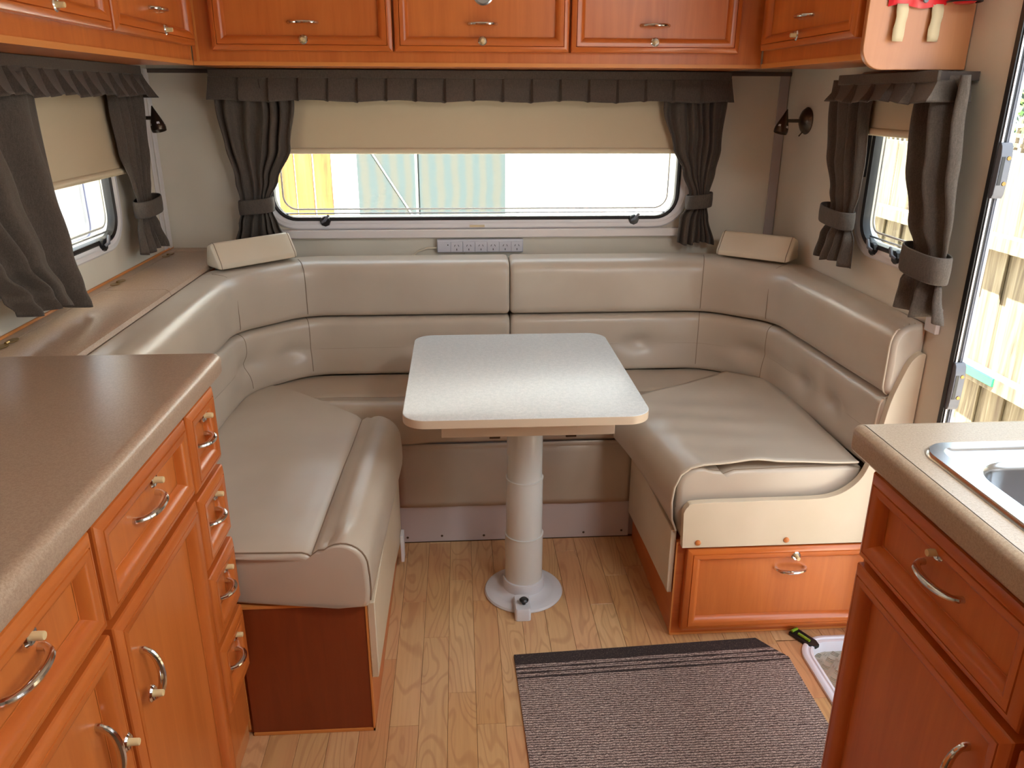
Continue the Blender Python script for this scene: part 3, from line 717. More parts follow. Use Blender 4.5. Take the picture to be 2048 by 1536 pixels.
# left seat cushion
def seat_left():
    t = thing('seat_cushion', (-.45, 1.8, .345), 'beige vinyl seat cushion with rolled edge on the left bench, nearest the drawers', 'cushion')
    NX = 46
    # profile across x: (x, z, isTop)
    def yfar(x_):
        pts = [(-.72, 2.32), (-.66, 2.365), (-.598, 2.392), (-.309, 2.105), (-.24, 2.06), (-.17, 2.03)]
        if x_ <= pts[0][0]: return pts[0][1]
        for p, q in zip(pts, pts[1:]):
            if x_ <= q[0]: return lerp(p[1], q[1], (x_ - p[0]) / (q[0] - p[0]))
        return pts[-1][1]
    prof = [(-.712, .40), (-.714, .47), (-.70, .484)] + [(lerp(-.68, -.33, i / 10), .486 + .004 * math.sin(PI * i / 10)) for i in range(11)]
    prof += [(-.318, .482), (-.312, .477), (-.306, .482), (-.296, .490)]
    prof += [(-.250 + .052 * math.cos(a) * 1.0, .448 + .056 * math.sin(a)) for a in [PI * .72 - PI * .72 * i / 10 for i in range(11)]]
    prof += [(-.196, .42), (-.1955, .39), (-.198, .366), (-.205, .352), (-.26, .348), (-.5, .348), (-.70, .348), (-.712, .36)]
    c = (-.42, .42); st = []
    Y0 = 1.392; NYs = 34
    loops = []
    for q in (1.0, .9, .65, .3):
        ang = q * PI / 2; ins = .014 * (1 - math.cos(ang)); yo = Y0 + .014 - .014 * math.sin(ang)
        L = []
        for (x_, z) in prof:
            vx, vz = c[0] - x_, c[1] - z; l_ = math.hypot(vx, vz); L.append((x_ + vx / l_ * ins, yo + .034 * (1 - smoothstep((x_ + .50) / .03)), z + vz / l_ * ins))
        loops.append(L)
    for j in range(NYs + 1):
        v_ = j / NYs; L = []
        for (x_, z) in prof:
            y = lerp(Y0 + .014, yfar(x_), v_); sk_ = .022 * v_ if x_ > -.33 else .022 * v_ * max(0, (x_ + .72) / .39)
            dz = 0
            if z > .46: dz = .003 * noise.noise(Vector((x_ * 9, y * 7, 0))) + .006 * math.sin(PI * v_) * (1 if x_ > -.3 else .4)
            wob = .006 * math.exp(-((y - 1.43) / .03) ** 2) * math.sin(x_ * 95) if x_ > -.30 and z > .47 else 0
            L.append((x_ + sk_, y + .034 * (1 - smoothstep((x_ + .50) / .03)) * (1 - v_), z + dz + wob))
        loops.append(L)
    b = B(); b.loops(loops); body = b.make('cushion_body', vinyl_mat, t, smooth=50)
    # seams: crease line, front top seam, end seam
    cr = [(L[17][0] if False else L[15][0], L[15][1], L[15][2] + .0006) for L in loops[4:]]
    B().tube(cr, .0013, 6).make('stitched_seam', seam_mat, body)
    fr_ = [(p[0], p[1] - .001, p[2] + .0004) for p in loops[3][2:32]]
    B().tube(fr_, .0018, 6).make('piping', seam_mat, body)
    return t
seat_left()
def seat_right():
    t = thing('seat_cushion', (.78, 1.95, .29), 'beige vinyl seat cushion with a loose creased cover on the right bench', 'cushion')
    def yfar(x_):
        pts = [(.45, 1.99), (.50, 2.10), (.563, 2.172), (.871, 2.405), (.93, 2.36), (.99, 2.31)]
        if x_ <= pts[0][0]: return pts[0][1]
        for p, q in zip(pts, pts[1:]):
            if x_ <= q[0]: return lerp(p[1], q[1], (x_ - p[0]) / (q[0] - p[0]))
        return pts[-1][1]
    # inner cushion seen at the front under the cover
    prof = [(.552, .292), (.536, .32), (.530, .38)] + [(.580 + .050 * math.cos(a), .440 + .050 * math.sin(a)) for a in [PI - PI * .66 * i / 9 for i in range(10)]]
    prof += [(.634, .480), (.642, .470), (.650, .474), (.67, .482), (.8, .485), (.96, .485), (1.000, .478), (1.003, .40), (1.0, .31), (.97, .292)]
    c = (.76, .38); loops = []
    for q in (1.0, .9, .65, .3):
        ang = q * PI / 2; ins = .016 * (1 - math.cos(ang)); yo = 1.734 - .016 * math.sin(ang)
        loops.append([(x_ + (c[0] - x_) / math.hypot(c[0] - x_, c[1] - z) * ins, yo, z + (c[1] - z) / math.hypot(c[0] - x_, c[1] - z) * ins) for x_, z in prof])
    for j in range(13):
        v_ = j / 12; loops.append([(x_ + .006 * (1 - v_) * 0, lerp(1.734, yfar(x_) - .02, v_), z) for x_, z in prof])
    b = B(); b.loops(loops); body = b.make('cushion_body', vinyl_mat, t, smooth=50)
    B().tube([(p[0], p[1] - .001, p[2]) for p in loops[3][2:22]], .0013, 6).make('stitched_seam', seam_mat, body)
    # loose cover draped over it
    cov = [(.534, .318), (.522, .35), (.518, .40), (.522, .44), (.536, .475), (.560, .494), (.59, .501)] + [(lerp(.61, .985, i / 16), .502) for i in range(17)]
    NY = 40; loops = []
    for j in range(NY + 1):
        v_ = j / NY; L = []
        for i, (x_, z) in enumerate(cov):
            u = i / (len(cov) - 1)
            y = lerp(1.716, yfar(x_), v_)
            skew = -.075 * v_ * (1 - smoothstep((x_ - .52) / .35)) * smoothstep((z - .30) / .12)
            dz = 0; front = math.exp(-(v_ / .10) ** 2)
            if z > .49:
                dz = .0045 * noise.noise(Vector((x_ * 6 - y * 4, y * 6 + x_ * 5, 2))) + .004 * math.sin((y * 1.4 + x_ * .35) * 38) * math.exp(-((x_ - .70) / .13) ** 2) * math.exp(-((y - 2.0) / .16) ** 2)
                dz += front * (.009 * math.exp(-((x_ - .72) / .05) ** 2) - .004 * smoothstep((x_ - .86) / .12))
            if z < .49: dz = -.0 * v_
            L.append((x_ + skew, y, z + dz))
        loops.append(L)
    b = B(); b.loops(loops, False, False, closed=False); cv = b.make('loose_cover', vinyl_mat, t, smooth=60, solid=.003)
    L = loops[0]; B().tube([(p[0], p[1] - .0005, p[2]) for p in L], .0028, 8).make('piping', piping_mat, cv)
    return t
seat_right()
def seat_back():
    t = thing('seat_cushion', (.15, 2.3, .33), 'beige vinyl seat cushion along the back bench, behind the table', 'cushion')
    xl = lambda y: -.302 - max(0, y - 2.10) * .98; xr = lambda y: .575 + max(0, y - 2.19) * 1.30
    prof = [(2.215, .352), (2.192, .37), (2.185, .41), (2.190, .445)] + [(2.238 + .050 * math.cos(a), .436 + .050 * math.sin(a)) for a in [PI * .93 - PI * .62 * i / 8 for i in range(9)]]
    prof += [(2.300, .474), (2.308, .470), (2.316, .474), (2.34, .477), (2.42, .479), (2.50, .478), (2.505, .47), (2.505, .36), (2.49, .352)]
    loops = []
    for i in range(41):
        u = i / 40; L = []
        for y, z in prof:
            x_ = lerp(xl(y), xr(y), u); cr = 0
            L.append((x_, y - (.010 * math.exp(-((x_ + .2) / .1) ** 2) if y < 2.3 else 0), z + .003 * noise.noise(Vector((x_ * 7, y * 9, 5)))))
        loops.append(L)
    b = B(); b.loops(loops); body = b.make('cushion_body', vinyl_mat, t, smooth=50)
    B().tube([(L[14][0], L[14][1], L[14][2] + .0005) for L in loops], .0013, 6).make('stitched_seam', seam_mat, body)
    B().tube([(p[0], p[1], p[2] + .0008) for p in loops[0][3:20]], .0018, 6).make('piping', seam_mat, body)
seat_back()

# headrest blocks lying on the backrest corners
def headrest(p0, p1, z0, label):
    p0, p1 = Vector(p0), Vector(p1); t = (p1 - p0).normalized(); n = Vector((-t.y, t.x)); n = n if n.y > 0 else -n
    L = (p1 - p0).length; prof = rprof([(0, z0), (.002, z0 + .016), (.040, z0 + .078), (.070, z0 + .066), (.084, z0)], [.005, .012, .012, .012, .006], 5)
    c = (.045, z0 + .035); b = B(); loops = []
    n_ = 14
    ts = [(-.0, .010), (.003, .004), (.010, 0)] + [(.010 + (L - .02) * k_ / n_, 0) for k_ in range(1, n_)] + [(L - .010, 0), (L - .003, .004), (L, .010)]
    for s, ins in ts:
        loops.append([(p0 + t * s + n * (d_ + (c[0] - d_) / math.hypot(c[0] - d_, c[1] - z) * ins)).to_tuple() + (z + (c[1] - z) / math.hypot(c[0] - d_, c[1] - z) * ins + .004 * s / L,) for d_, z in prof])
    o = thing('headrest_cushion', ((p0 + p1) / 2).to_tuple() + (z0,), label, 'cushion')
    bd = b.loops(loops).make('cushion_block', vinyl_light, o, smooth=50)
    for k_ in (2, -3): B().tube([Vector(q) for q in loops[k_]] + [Vector(loops[k_][0])], .0011, 5).make('stitched_seam', seam_mat, bd)
headrest((-.716, 2.365), (-.518, 2.548), .862, 'small cream headrest block on the left corner, touching the side ledge')
headrest((.845, 2.548), (1.022, 2.372), .862, 'small cream headrest block on the right corner, below the wall lamp')

# ------------------------------------------------------------------ seat bases
# left bench
sb = thing('dinette_bench', (-.45, 1.8, 0), 'cherry wood box under the left seat cushion, its dark shaded end facing the camera', 'bench')
B().box((-.795, 1.432, .001), (-.212, 2.215, .345)).make('box_body', cherry_y, sb, smooth=0)
B().box((-.482, 1.423, .008), (-.216, 1.4315, .338)).make('end_panel', cherry_shaded, sb, smooth=0, label='dark shaded end board')
B().box((-.482, 1.420, .001), (-.212, 1.4315, .0075)).box((-.482, 1.420, .338), (-.212, 1.4315, .345)).box((-.2158, 1.420, .001), (-.212, 1.4315, .345)).make('edge_strip', edge_wood, sb, smooth=0)
b = B(); b.loops([[(x_, y, zb) for x_, y, zb in ((-.2115, yy, z0), (-.1975, yy, z0), (-.1955, yy, z0 + .01), (-.1955, yy, .342), (-.2115, yy, .342))] for yy, z0 in ((1.424, .145), (1.9, .12), (2.12, .075))])
b.make('side_flap', vinyl_light, sb, bevel=.002)
B().box((-.1950, 2.06, .03), (-.1850, 2.10, .12)).make('bracket', white_pl, sb, bevel=.002)
# right bench
rb = thing('dinette_bench', (.8, 1.95, 0), 'cherry wood box under the right seat cushion with one front drawer door', 'bench')
B().box((.541, 1.716, .001), (1.086, 2.2, .285)).make('box_body', cherry_y, rb, smooth=0)
B().box((.541, 1.713, .001), (1.086, 1.7158, .275)).make('face_frame', cherry_x, rb, smooth=0)
B().box((.539, 1.7125, .001), (.5425, 1.716, .285)).box((.541, 1.711, .001), (1.086, 1.713, .007)).make('edge_strip', edge_wood, rb, smooth=0)
fbr = lambda a, z, d: (a, 1.713 - d, z)
leaf('door', fbr, .563, 1.083, .028, .276, rb, 'x', cherry_x, (.842, .205), 'h', (.846, .249), .078)
b = B(); b.loops([[(x_, yy, z) for x_, z in ((.5395, z0), (.527, z0), (.525, z0 + .01), (.525, .315), (.5395, .315))] for yy, z0 in ((1.722, .128), (1.95, .115), (2.205, .095))])
b.make('side_flap', vinyl_light, rb, bevel=.002)
# upholstered side board sweeping up beside the backrest
sbd = thing('side_board', (.8, 1.70, .28), 'pale upholstered side board curving up at the open end of the right seat', 'board')
top = [(.545, .285), (.541, .385), (.550, .402), (.572, .411), (.70, .413), (.86, .414), (.915, .420), (.955, .440), (.985, .475), (1.003, .535), (1.012, .60), (1.022, .67), (1.036, .72), (1.052, .765), (1.068, .785), (1.080, .790), (1.087, .788), (1.087, .285)]
def cat(P, n=5):
    out = []
    for i in range(len(P) - 1):
        p0, p1, p2, p3 = (Vector(P[max(i - 1, 0)]), Vector(P[i]), Vector(P[i + 1]), Vector(P[min(i + 2, len(P) - 1)]))
        for k_ in range(n):
            t = k_ / n; out.append(tuple(.5 * ((2 * p1) + (-p0 + p2) * t + (2 * p0 - 5 * p1 + 4 * p2 - p3) * t * t + (-p0 + 3 * p1 - 3 * p2 + p3) * t ** 3)))
    out.append(tuple(P[-1])); return out
tp = [top[0]] + cat(top[1:-1]) + [top[-1]]
b = B(); b.prism(tp, lambda a, z, t_: (a, t_, z), 1.684, 1.704)
b.make('padded_board', vinyl_light, sbd, bevel=.0095, seg=5, smooth=60)
for x_ in (.584, .812): B().lathe((x_, 1.6845, .3), (0, -1, 0), [(0, 0), (.0075, 0), (.007, .0035), (.004, .005), (0, .005)], 20).make('screw_cap', orange_cap, sbd, label='orange screw cap')
# back bench
bb = thing('dinette_bench', (.15, 2.3, 0), 'white kick board and hanging beige vinyl front of the back bench, behind the table pedestal', 'bench')
B().box((-.205, 2.228, .001), (.60, 2.30, .36)).make('box_body', kick_mat, bb, smooth=0)
B().box((-.205, 2.220, .001), (.533, 2.2275, .140)).make('kick_board', kick_mat, bb, bevel=.001)
b = B(); NXf = 30
b.loops([[(lerp(-.208, .533, i / NXf), 2.214 - dy - .003 * noise.noise(Vector((i * .3, dz * 9, 1))), dz) for i in range(NXf + 1)] for dz, dy in ((.132, 0), (.15, .001), (.2, .003), (.26, .004), (.31, .004), (.325, .000), (.331, -.003), (.337, .001), (.35, .004))], False, False, closed=False)
b.make('vinyl_front', vinyl_mat, bb, smooth=60, solid=.004)
for i, x_ in enumerate((-.185, -.075, .06, .215, .385, .51)): B().lathe((x_, 2.2198, .018 + .003 * (i % 2)), (0, -1, 0), [(0, 0), (.004, 0), (.003, .002), (0, .002)], 10).make('screw', bronze, bb)

# ------------------------------------------------------------------ dining table
dt = thing('dining_table', (.165, 1.94, 0), 'square white laminate dining table on a telescopic pedestal', 'table')
TT = (-.137, 1.608, .428, 2.270)
b = B(); ring(b, TT, .055, [(0, .6795), (.0008, .6805), (.002, .681)], fZ, cap=True, n=10); b.make('tabletop', table_mat, dt, smooth=30)
b = B(); b.loops([[(p[0], p[1], z) for p in rrect(*TT, .055, t, 10)] for t, z in ((.004, .6585), (0, .660), (-.0004, .670), (0, .6795))], True, False); b.make('edge_band', flat('table_edge_band', srgb(216, 196, 170), .4), dt)
B().box((-.052, 1.705, .594), (.362, 2.12, .6578)).make('apron', flat('apron_beige', srgb(206, 190, 170), .45), dt, bevel=.002)
for x_ in (.075, .258): B().box((x_ - .013, 1.712, .586), (x_ + .013, 1.735, .5935)).make('catch', bronze, dt, bevel=.001)
PC = (.166, 1.938)
def cyl(name, r, z0, z1_, mat): return B().lathe((*PC, 0), (0, 0, 1), [(0, z0), (r, z0), (r, z1_ - .004), (r + .0012, z1_ - .003), (r + .0012, z1_), (r - .002, z1_ + .0005), (0, z1_ + .0005)], 48).make(name, mat, dt)
cyl('upper_tube', .0485, .36, .5935, ped_mat); cyl('middle_tube', .0510, .185, .37, ped_mat); cyl('lower_tube', .0535, .040, .195, ped_mat)
B().lathe((*PC, 0), (0, 0, 1), [(0, .0005), (.112, .0005), (.1135, .004), (.110, .009), (.098, .013), (.085, .012), (.070, .014), (.060, .022), (.060, .048), (.0585, .052), (.053, .052)], 56).make('floor_flange', ped_base, dt)
b = B(); pts = rrect(PC[0] - .022 - .012, 1.793, PC[0] + .022 - .012, 1.87, .008); b.loops([[(p[0], p[1], .0006) for p in pts], [(p[0], p[1], .030) for p in pts], [(lerp(.154, p[0], .88), lerp(1.83, p[1], .9), .036) for p in pts]]); b.make('lock_foot', ped_base, dt)
B().lathe((.158, 1.822, .0362), (0, 0, 1), [(0, 0), (.005, 0), (.005, .008), (.012, .010), (.013, .014), (.009, .018), (0, .019)], 20).make('knob', black_pl, dt, label='black release knob')

# ------------------------------------------------------------------ doormat
A0, A1, A2, A3 = Vector((.119, 1.650)), Vector((.763, 1.678)), Vector((.800, 1.640)), Vector((.822, 1.620))
ex = (A1 - A0).normalized(); ey = Vector((ex.y, -ex.x))
outer = [A0, A1, Vector((.790, 1.640)), Vector((.822, 1.600)), Vector((.822, 1.06)), Vector((.135, 1.06))]
mt = thing('doormat', (.47, 1.2, 0), 'brown ribbed doormat with dark striped border, on the floor before the entry step', 'doormat')
def clipband(s0, s1):
    """part of the mat between distances s0 and s1 from its far edge"""
    poly = [(p.x, p.y) for p in outer]
    def clip(poly, f):
        out = []
        for i in range(len(poly)):
            p, q = poly[i], poly[(i + 1) % len(poly)]; fp_, fq = f(p), f(q)
            if fp_ >= 0: out.append(p)
            if fp_ * fq < 0: t = fp_ / (fp_ - fq); out.append((lerp(p[0], q[0], t), lerp(p[1], q[1], t)))
        return out
    dist = lambda p: (Vector(p) - A0).dot(ey)
    return clip(clip(poly, lambda p: dist(p) - s0), lambda p: s1 - dist(p))
bands = [(0, .040, 1), (.040, .052, 0), (.052, .0565, 1), (.0565, .0685, 0), (.0685, .073, 1), (.073, .0845, 0), (.0845, .0905, 1), (.0905, 1.2, 0)]
bp, bd = B(), B()
for s0, s1, k_ in bands:
    poly = clipband(s0, s1); (bd if k_ else bp).loops([[(p[0], p[1], .0005) for p in poly], [(p[0], p[1], .0066 if not k_ else .0070) for p in poly]])
bp.make('ribbed_pile', mat_pile, mt, smooth=0); bd.make('border_stripes', mat_dark, mt, smooth=0)

# bubble level
bl_ = thing('bubble_level', (.885, 1.68, 0), 'small black bubble level with a lime vial on the floor by the entry step', 'level')
ang = math.atan2(1.650 - 1.700, .900 - .872)
def rl(a, b2, z, c=(.892, 1.668), an=ang): a *= 1.35; b2 *= 1.35; return (c[0] + a * math.cos(an) - b2 * math.sin(an), c[1] + a * math.sin(an) + b2 * math.cos(an), z)
b = B(); b.prism([(-.028, -.012), (.018, -.012), (.030, -.004), (.030, .006), (.018, .012), (-.028, .012)], rl, .0008, .010); b.make('level_body', black_pl, bl_, bevel=.001)
B().tube([rl(-.012, -.003, .0125), rl(.014, -.003, .0125)], .004, 10).make('vial', lime_vial, bl_)
B().tube([rl(-.024, -.008, .0125), rl(-.024, .008, .0125)], .004, 10).make('vial', lime_vial, bl_)

# ------------------------------------------------------------------ power strip and cable
ps = thing('power_strip', (.07, WB - .02, .87), 'white six-outlet power strip on the wall below the back window', 'power strip')
X0, X1, ZA, ZB_ = -.077, .216, .853, .898
fps = lambda a, z, d: (a, WB - .002 - d, z)
B().box(fps(X0, ZA, 0), fps(X1, ZB_, .020)).make('casing', socket_mat, ps, bevel=.003)
cuts = [X0 + .002] + [X0 + .046 + i * .0412 for i in range(7)]
cuts[-1] = X1 - .002
for i in range(7):
    a0, a1 = cuts[i] + .0006, cuts[i + 1] - .0006
    m = B().box(fps(a0, ZA + .003, .0195), fps(a1, ZB_ - .008, .0225)).make('outlet_module' if i else 'switch_module', socket_mat, ps, bevel=.0008)
    if i:
        b = B(); cx = (a0 + a1) / 2; cz = (ZA + ZB_) / 2 - .004
        for sg in (-1, 1):
            b.loops([[fps(cx + sg * (.004 + dx), cz + .006 + dz, h) for dx, dz in ((.0, .003), (.0018, .0032), (.0045, -.0028), (.0028, -.0034))] for h in (.0225, .0228)])
        b.box(fps(cx - .0012, cz - .0105, .0225), fps(cx + .0012, cz - .004, .0228)); b.make('pin_slots', black_pl, m, smooth=0)
    else: B().lathe(fps(X0 + .037, .880, .0225), (0, -1, 0), [(0, 0), (.002, 0), (.002, .001), (0, .001)], 12).make('indicator', black_pl, m)
cb = B().tube([(X0 - .001, WB - .012, .868), (X0 - .03, WB - .012, .868), (X0 - .06, WB - .010, .858), (X0 - .09, WB - .010, .838), (X0 - .10, WB - .010, .80)], .0032, 8).make('power_cable', flat('cable_cream', srgb(222, 212, 190), .5))
meta(cb, 'cream cable running from the power strip down behind the backrest', 'cable')

# ------------------------------------------------------------------ reading lamps
def lamp(base, axis, head_dir, label, group):
    base = Vector(base); ax = Vector(axis).normalized(); hd = Vector(head_dir).normalized()
    t = thing('reading_lamp', base, label, 'lamp')
    B().lathe(base, ax, [(0, 0), (.040, 0), (.041, .003), (.034, .012), (.020, .020), (.010, .024), (0, .025)], 28).make('wall_rose', bronze, t)
    tip = base + ax * .075
    B().tube([base + ax * .02, tip], .0055, 12).make('arm', bronze, t)
    B().tube([base + ax * .012 - Vector((0, 0, .034)), base + ax * .022 - Vector((0, 0, .046))], .002, 8).make('switch', bronze, t)
    top_ = tip - hd * .036
    B().lathe(top_, hd, [(0, 0), (.0015, .001), (.009, .023), (.015, .040), (.0205, .057), (.0215, .066), (.0205, .074), (.0195, .074), (.019, .066), (.013, .04), (0, .034)], 28).make('shade', bronze, t)
    b = B(); a1 = hd.orthogonal().normalized(); a2 = hd.cross(a1)
    for k_ in range(5):
        an = 2 * PI * k_ / 5; o = a1 * math.cos(an) + a2 * math.sin(an); s_ = hd.cross(o); c = top_ + hd * .055 + o * .0201
        b.loops([[c + s_ * .0045 + hd * .003, c - s_ * .0045 + hd * .003, c - s_ * .0035 - hd * .0035, c + s_ * .0035 - hd * .0035], [c + s_ * .0045 + hd * .003 + o * .0008, c - s_ * .0045 + hd * .003 + o * .001, c - s_ * .0035 - hd * .0035 - o * .0008, c + s_ * .0035 - hd * .0035 - o * .0008]])
    b.make('vent_slots', white_pl, t, smooth=0)
    B().lathe(top_ + hd * .038, hd, [(0, 0), (.008, .002), (.013, .018), (.012, .028), (0, .031)], 20).make('bulb', white_pl, t)
lamp((WR - .001, 2.515, 1.285), (-1, -.02, 0), (-.28, -.15, -1), 'bronze swivel reading lamp on the right wall near the back corner', '')
lamp((WL + .001, 2.50, 1.290), (1, -.05, 0), (.25, -.2, -1), 'bronze swivel reading lamp on the left wall, half hidden by the curtain', '')

# ------------------------------------------------------------------ blinds
def blind(fn, a0, a1, z0, z1_, label):
    t = thing('roller_blind', fn((a0 + a1) / 2, z0, 0), label, 'blind')
    B().box(fn(a0, z0 + .018, .027), fn(a1, z1_, .0285)).make('blind_cloth', blind_mat, t, smooth=0)
    c = [fn(a0, z0 + .010, .028), fn(a1, z0 + .010, .028)]; B().tube(c, .0095, 14).make('bottom_bar', flat('blind_bar', srgb(218, 202, 172), .5), t)
    B().tube([fn(a0, z1_ + .012, .03), fn(a1, z1_ + .012, .03)], .014, 14).make('roller_tube', alu, t)
iB = lambda a, z, d: (a, WB - d, z); iL = lambda a, z, d: (WL + d, a, z); iR = lambda a, z, d: (WR - d, a, z)
blind(iB, -.640, .800, 1.176, 1.39, 'cream roller blind half lowered over the back window')
blind(iL, 1.58, 2.372, 1.145, 1.39, 'cream roller blind half lowered over the left window')
blind(iR, 1.77, 2.125, 1.262, 1.39, 'cream roller blind at the top of the right window')

# ------------------------------------------------------------------ curtains
def lean(fn, W, d): return lambda a, z: (a * (W - d) / W, 1.354 + (z - 1.354) * (W - d) / W)
def curtain(fn, rows, tie, label, folds=5, off=.06, amp=.016, seed=0, ph=0.0, tie_h=.045, W=0):
    """rows (z, a_left, a_right, amp scale, offset); W: distance of the wall the outline was laid out on"""
    if W:
        k_ = lambda r: (W - r) / W
        rows = [(1.354 + (r[0] - 1.354) * k_(r[4]), r[1] * k_(r[4]), r[2] * k_(r[4]), r[3], r[4]) for r in rows]
        k0 = k_(interp(sorted(rows), tie[0])[3]); tie = (1.354 + (tie[0] - 1.354) * k0, tie[1] * k0, tie[2] * k0)
    cx = fn(sum(r[1] + r[2] for r in rows) / 2 / len(rows), rows[-1][0], off)
    t = thing('curtain', cx, label, 'curtain')
    R = sorted(rows); NZ, NA = 64, 72; loops = []
    for j in range(NZ + 1):
        z = lerp(R[0][0], R[-1][0], j / NZ); aL, aR, am, of = interp(R, z); L = []
        for i in range(NA + 1):
            u = i / NA; w1 = u + .05 * math.sin(u * 7 + seed) + .012 * math.sin(z * 14 + seed * 2)
            s = math.sin(2 * PI * folds * w1 + ph) + .38 * math.sin(2 * PI * folds * 1.73 * w1 + 1.3 + seed)
            taper = min(1, 6 * u, 6 * (1 - u))
            s = math.copysign(abs(s) ** .85, s)
            dz = .006 * math.sin(u * 9 + seed) * (1 if j == 0 else 0) + (0 if tie_h else .05 * (1 - u) * max(0, 1 - j / NZ * 3))
            L.append(fn(lerp(aL, aR, u) + .004 * math.sin(z * 22 + u * 6 + seed), z + dz, of + amp * am * s * (.6 + .4 * taper) + .5 * amp * am * math.sin(PI * u)))
        loops.append(L)
    b = B(); b.loops(loops, False, False, closed=False); b.make('drape', curtain_mat, t, smooth=70, solid=.002)
    # hem line
    z, aL, aR = tie; a_c = (aL + aR) / 2; wd = (aR - aL) / 2 + .006; of = interp(R, z)[3]
    b = B(); dd = .030 + .3 * amp; loops = []
    for (dz, k_) in ((-tie_h / 2, .97), (-tie_h / 2 + .003, 1.0), (0, 1.02), (tie_h / 2 - .003, 1.0), (tie_h / 2, .97)):
        loops.append([fn(a_c + wd * k_ * math.copysign(abs(math.cos(q)) ** .7, math.cos(q)), z + dz + .006 * math.cos(q), of + .004 + dd * k_ * math.copysign(abs(math.sin(q)) ** .8, math.sin(q)) * (1 if math.sin(q) > 0 else .6)) for q in [2 * PI * m_ / 32 for m_ in range(32)]])
    if tie_h: b.loops(loops, False, False); b.make('tieback', curtain_mat, t, smooth=60, solid=.003)
    return t
# back window pair
curtain(iB, [(1.40, -.745, -.500, .7, .060), (1.33, -.742, -.500, .8, .060), (1.20, -.732, -.530, .8, .058), (1.10, -.712, -.575, .5, .055), (1.035, -.700, -.605, .28, .052), (1.00, -.702, -.602, .3, .052), (.955, -.716, -.588, .7, .054), (.900, -.735, -.565, .9, .056)], (1.018, -.702, -.604), 'brown curtain tied back at the left of the back window', 6, seed=1)
curtain(iB, [(1.40, .660, .868, .6, .060), (1.33, .660, .868, .7, .060), (1.20, .700, .858, .6, .060), (1.12, .735, .845, .45, .055), (1.045, .768, .836, .26, .052), (1.01, .768, .836, .3, .052), (.97, .745, .842, .7, .055), (.885, .735, .862, .9, .056)], (1.028, .765, .838), 'brown curtain tied back at the right of the back window', 6, seed=2)
# left window pair: far one tied, near one hanging loose
curtain(iL, [(1.40, 2.36, 2.62, .8, .050), (1.33, 2.37, 2.62, .8, .050), (1.20, 2.395, 2.605, .7, .050), (1.10, 2.44, 2.585, .4, .048), (1.055, 2.455, 2.575, .28, .047), (1.02, 2.455, 2.575, .3, .047), (.97, 2.43, 2.605, .7, .050), (.900, 2.43, 2.64, 1.0, .052)], (1.035, 2.452, 2.578), 'brown curtain tied back at the far end of the left window, over the side ledge', 5, seed=3, W=.96)
curtain(iL, [(1.40, 1.40, 1.985, .9, .055), (1.33, 1.40, 1.985, 1.0, .056), (1.15, 1.47, 2.00, 1.0, .062), (1.0, 1.60, 2.02, 1.0, .072), (.90, 1.70, 2.045, 1.0, .080), (.845, 1.74, 2.06, 1.0, .082)], (1.38, 1.40, 1.60), 'brown curtain hanging loose at the near end of the left window', 4, amp=.020, seed=4, tie_h=0, W=.96)
# right window pair
curtain(iR, [(1.40, 2.14, 2.375, .7, .050), (1.33, 2.145, 2.375, .8, .050), (1.20, 2.13, 2.365, .7, .050), (1.10, 2.135, 2.31, .4, .048), (1.055, 2.145, 2.285, .28, .047), (1.02, 2.145, 2.285, .3, .047), (.97, 2.125, 2.32, .8, .052), (.905, 2.13, 2.345, 1.0, .054)], (1.035, 2.142, 2.288), 'brown curtain tied back at the far side of the right window', 4, seed=5, W=1.09)
curtain(iR, [(1.40, 1.725, 1.90, .9, .055), (1.33, 1.725, 1.90, 1.0, .055), (1.20, 1.70, 1.895, 1.0, .055), (1.08, 1.685, 1.86, .7, .055), (1.015, 1.685, 1.815, .35, .053), (.975, 1.685, 1.815, .35, .053), (.93, 1.67, 1.84, .8, .056), (.868, 1.65, 1.85, 1.0, .058)], (.993, 1.675, 1.822), 'grey brown curtain tied back beside the entry door frame', 3, amp=.020, seed=6, tie_h=.058, W=1.09)

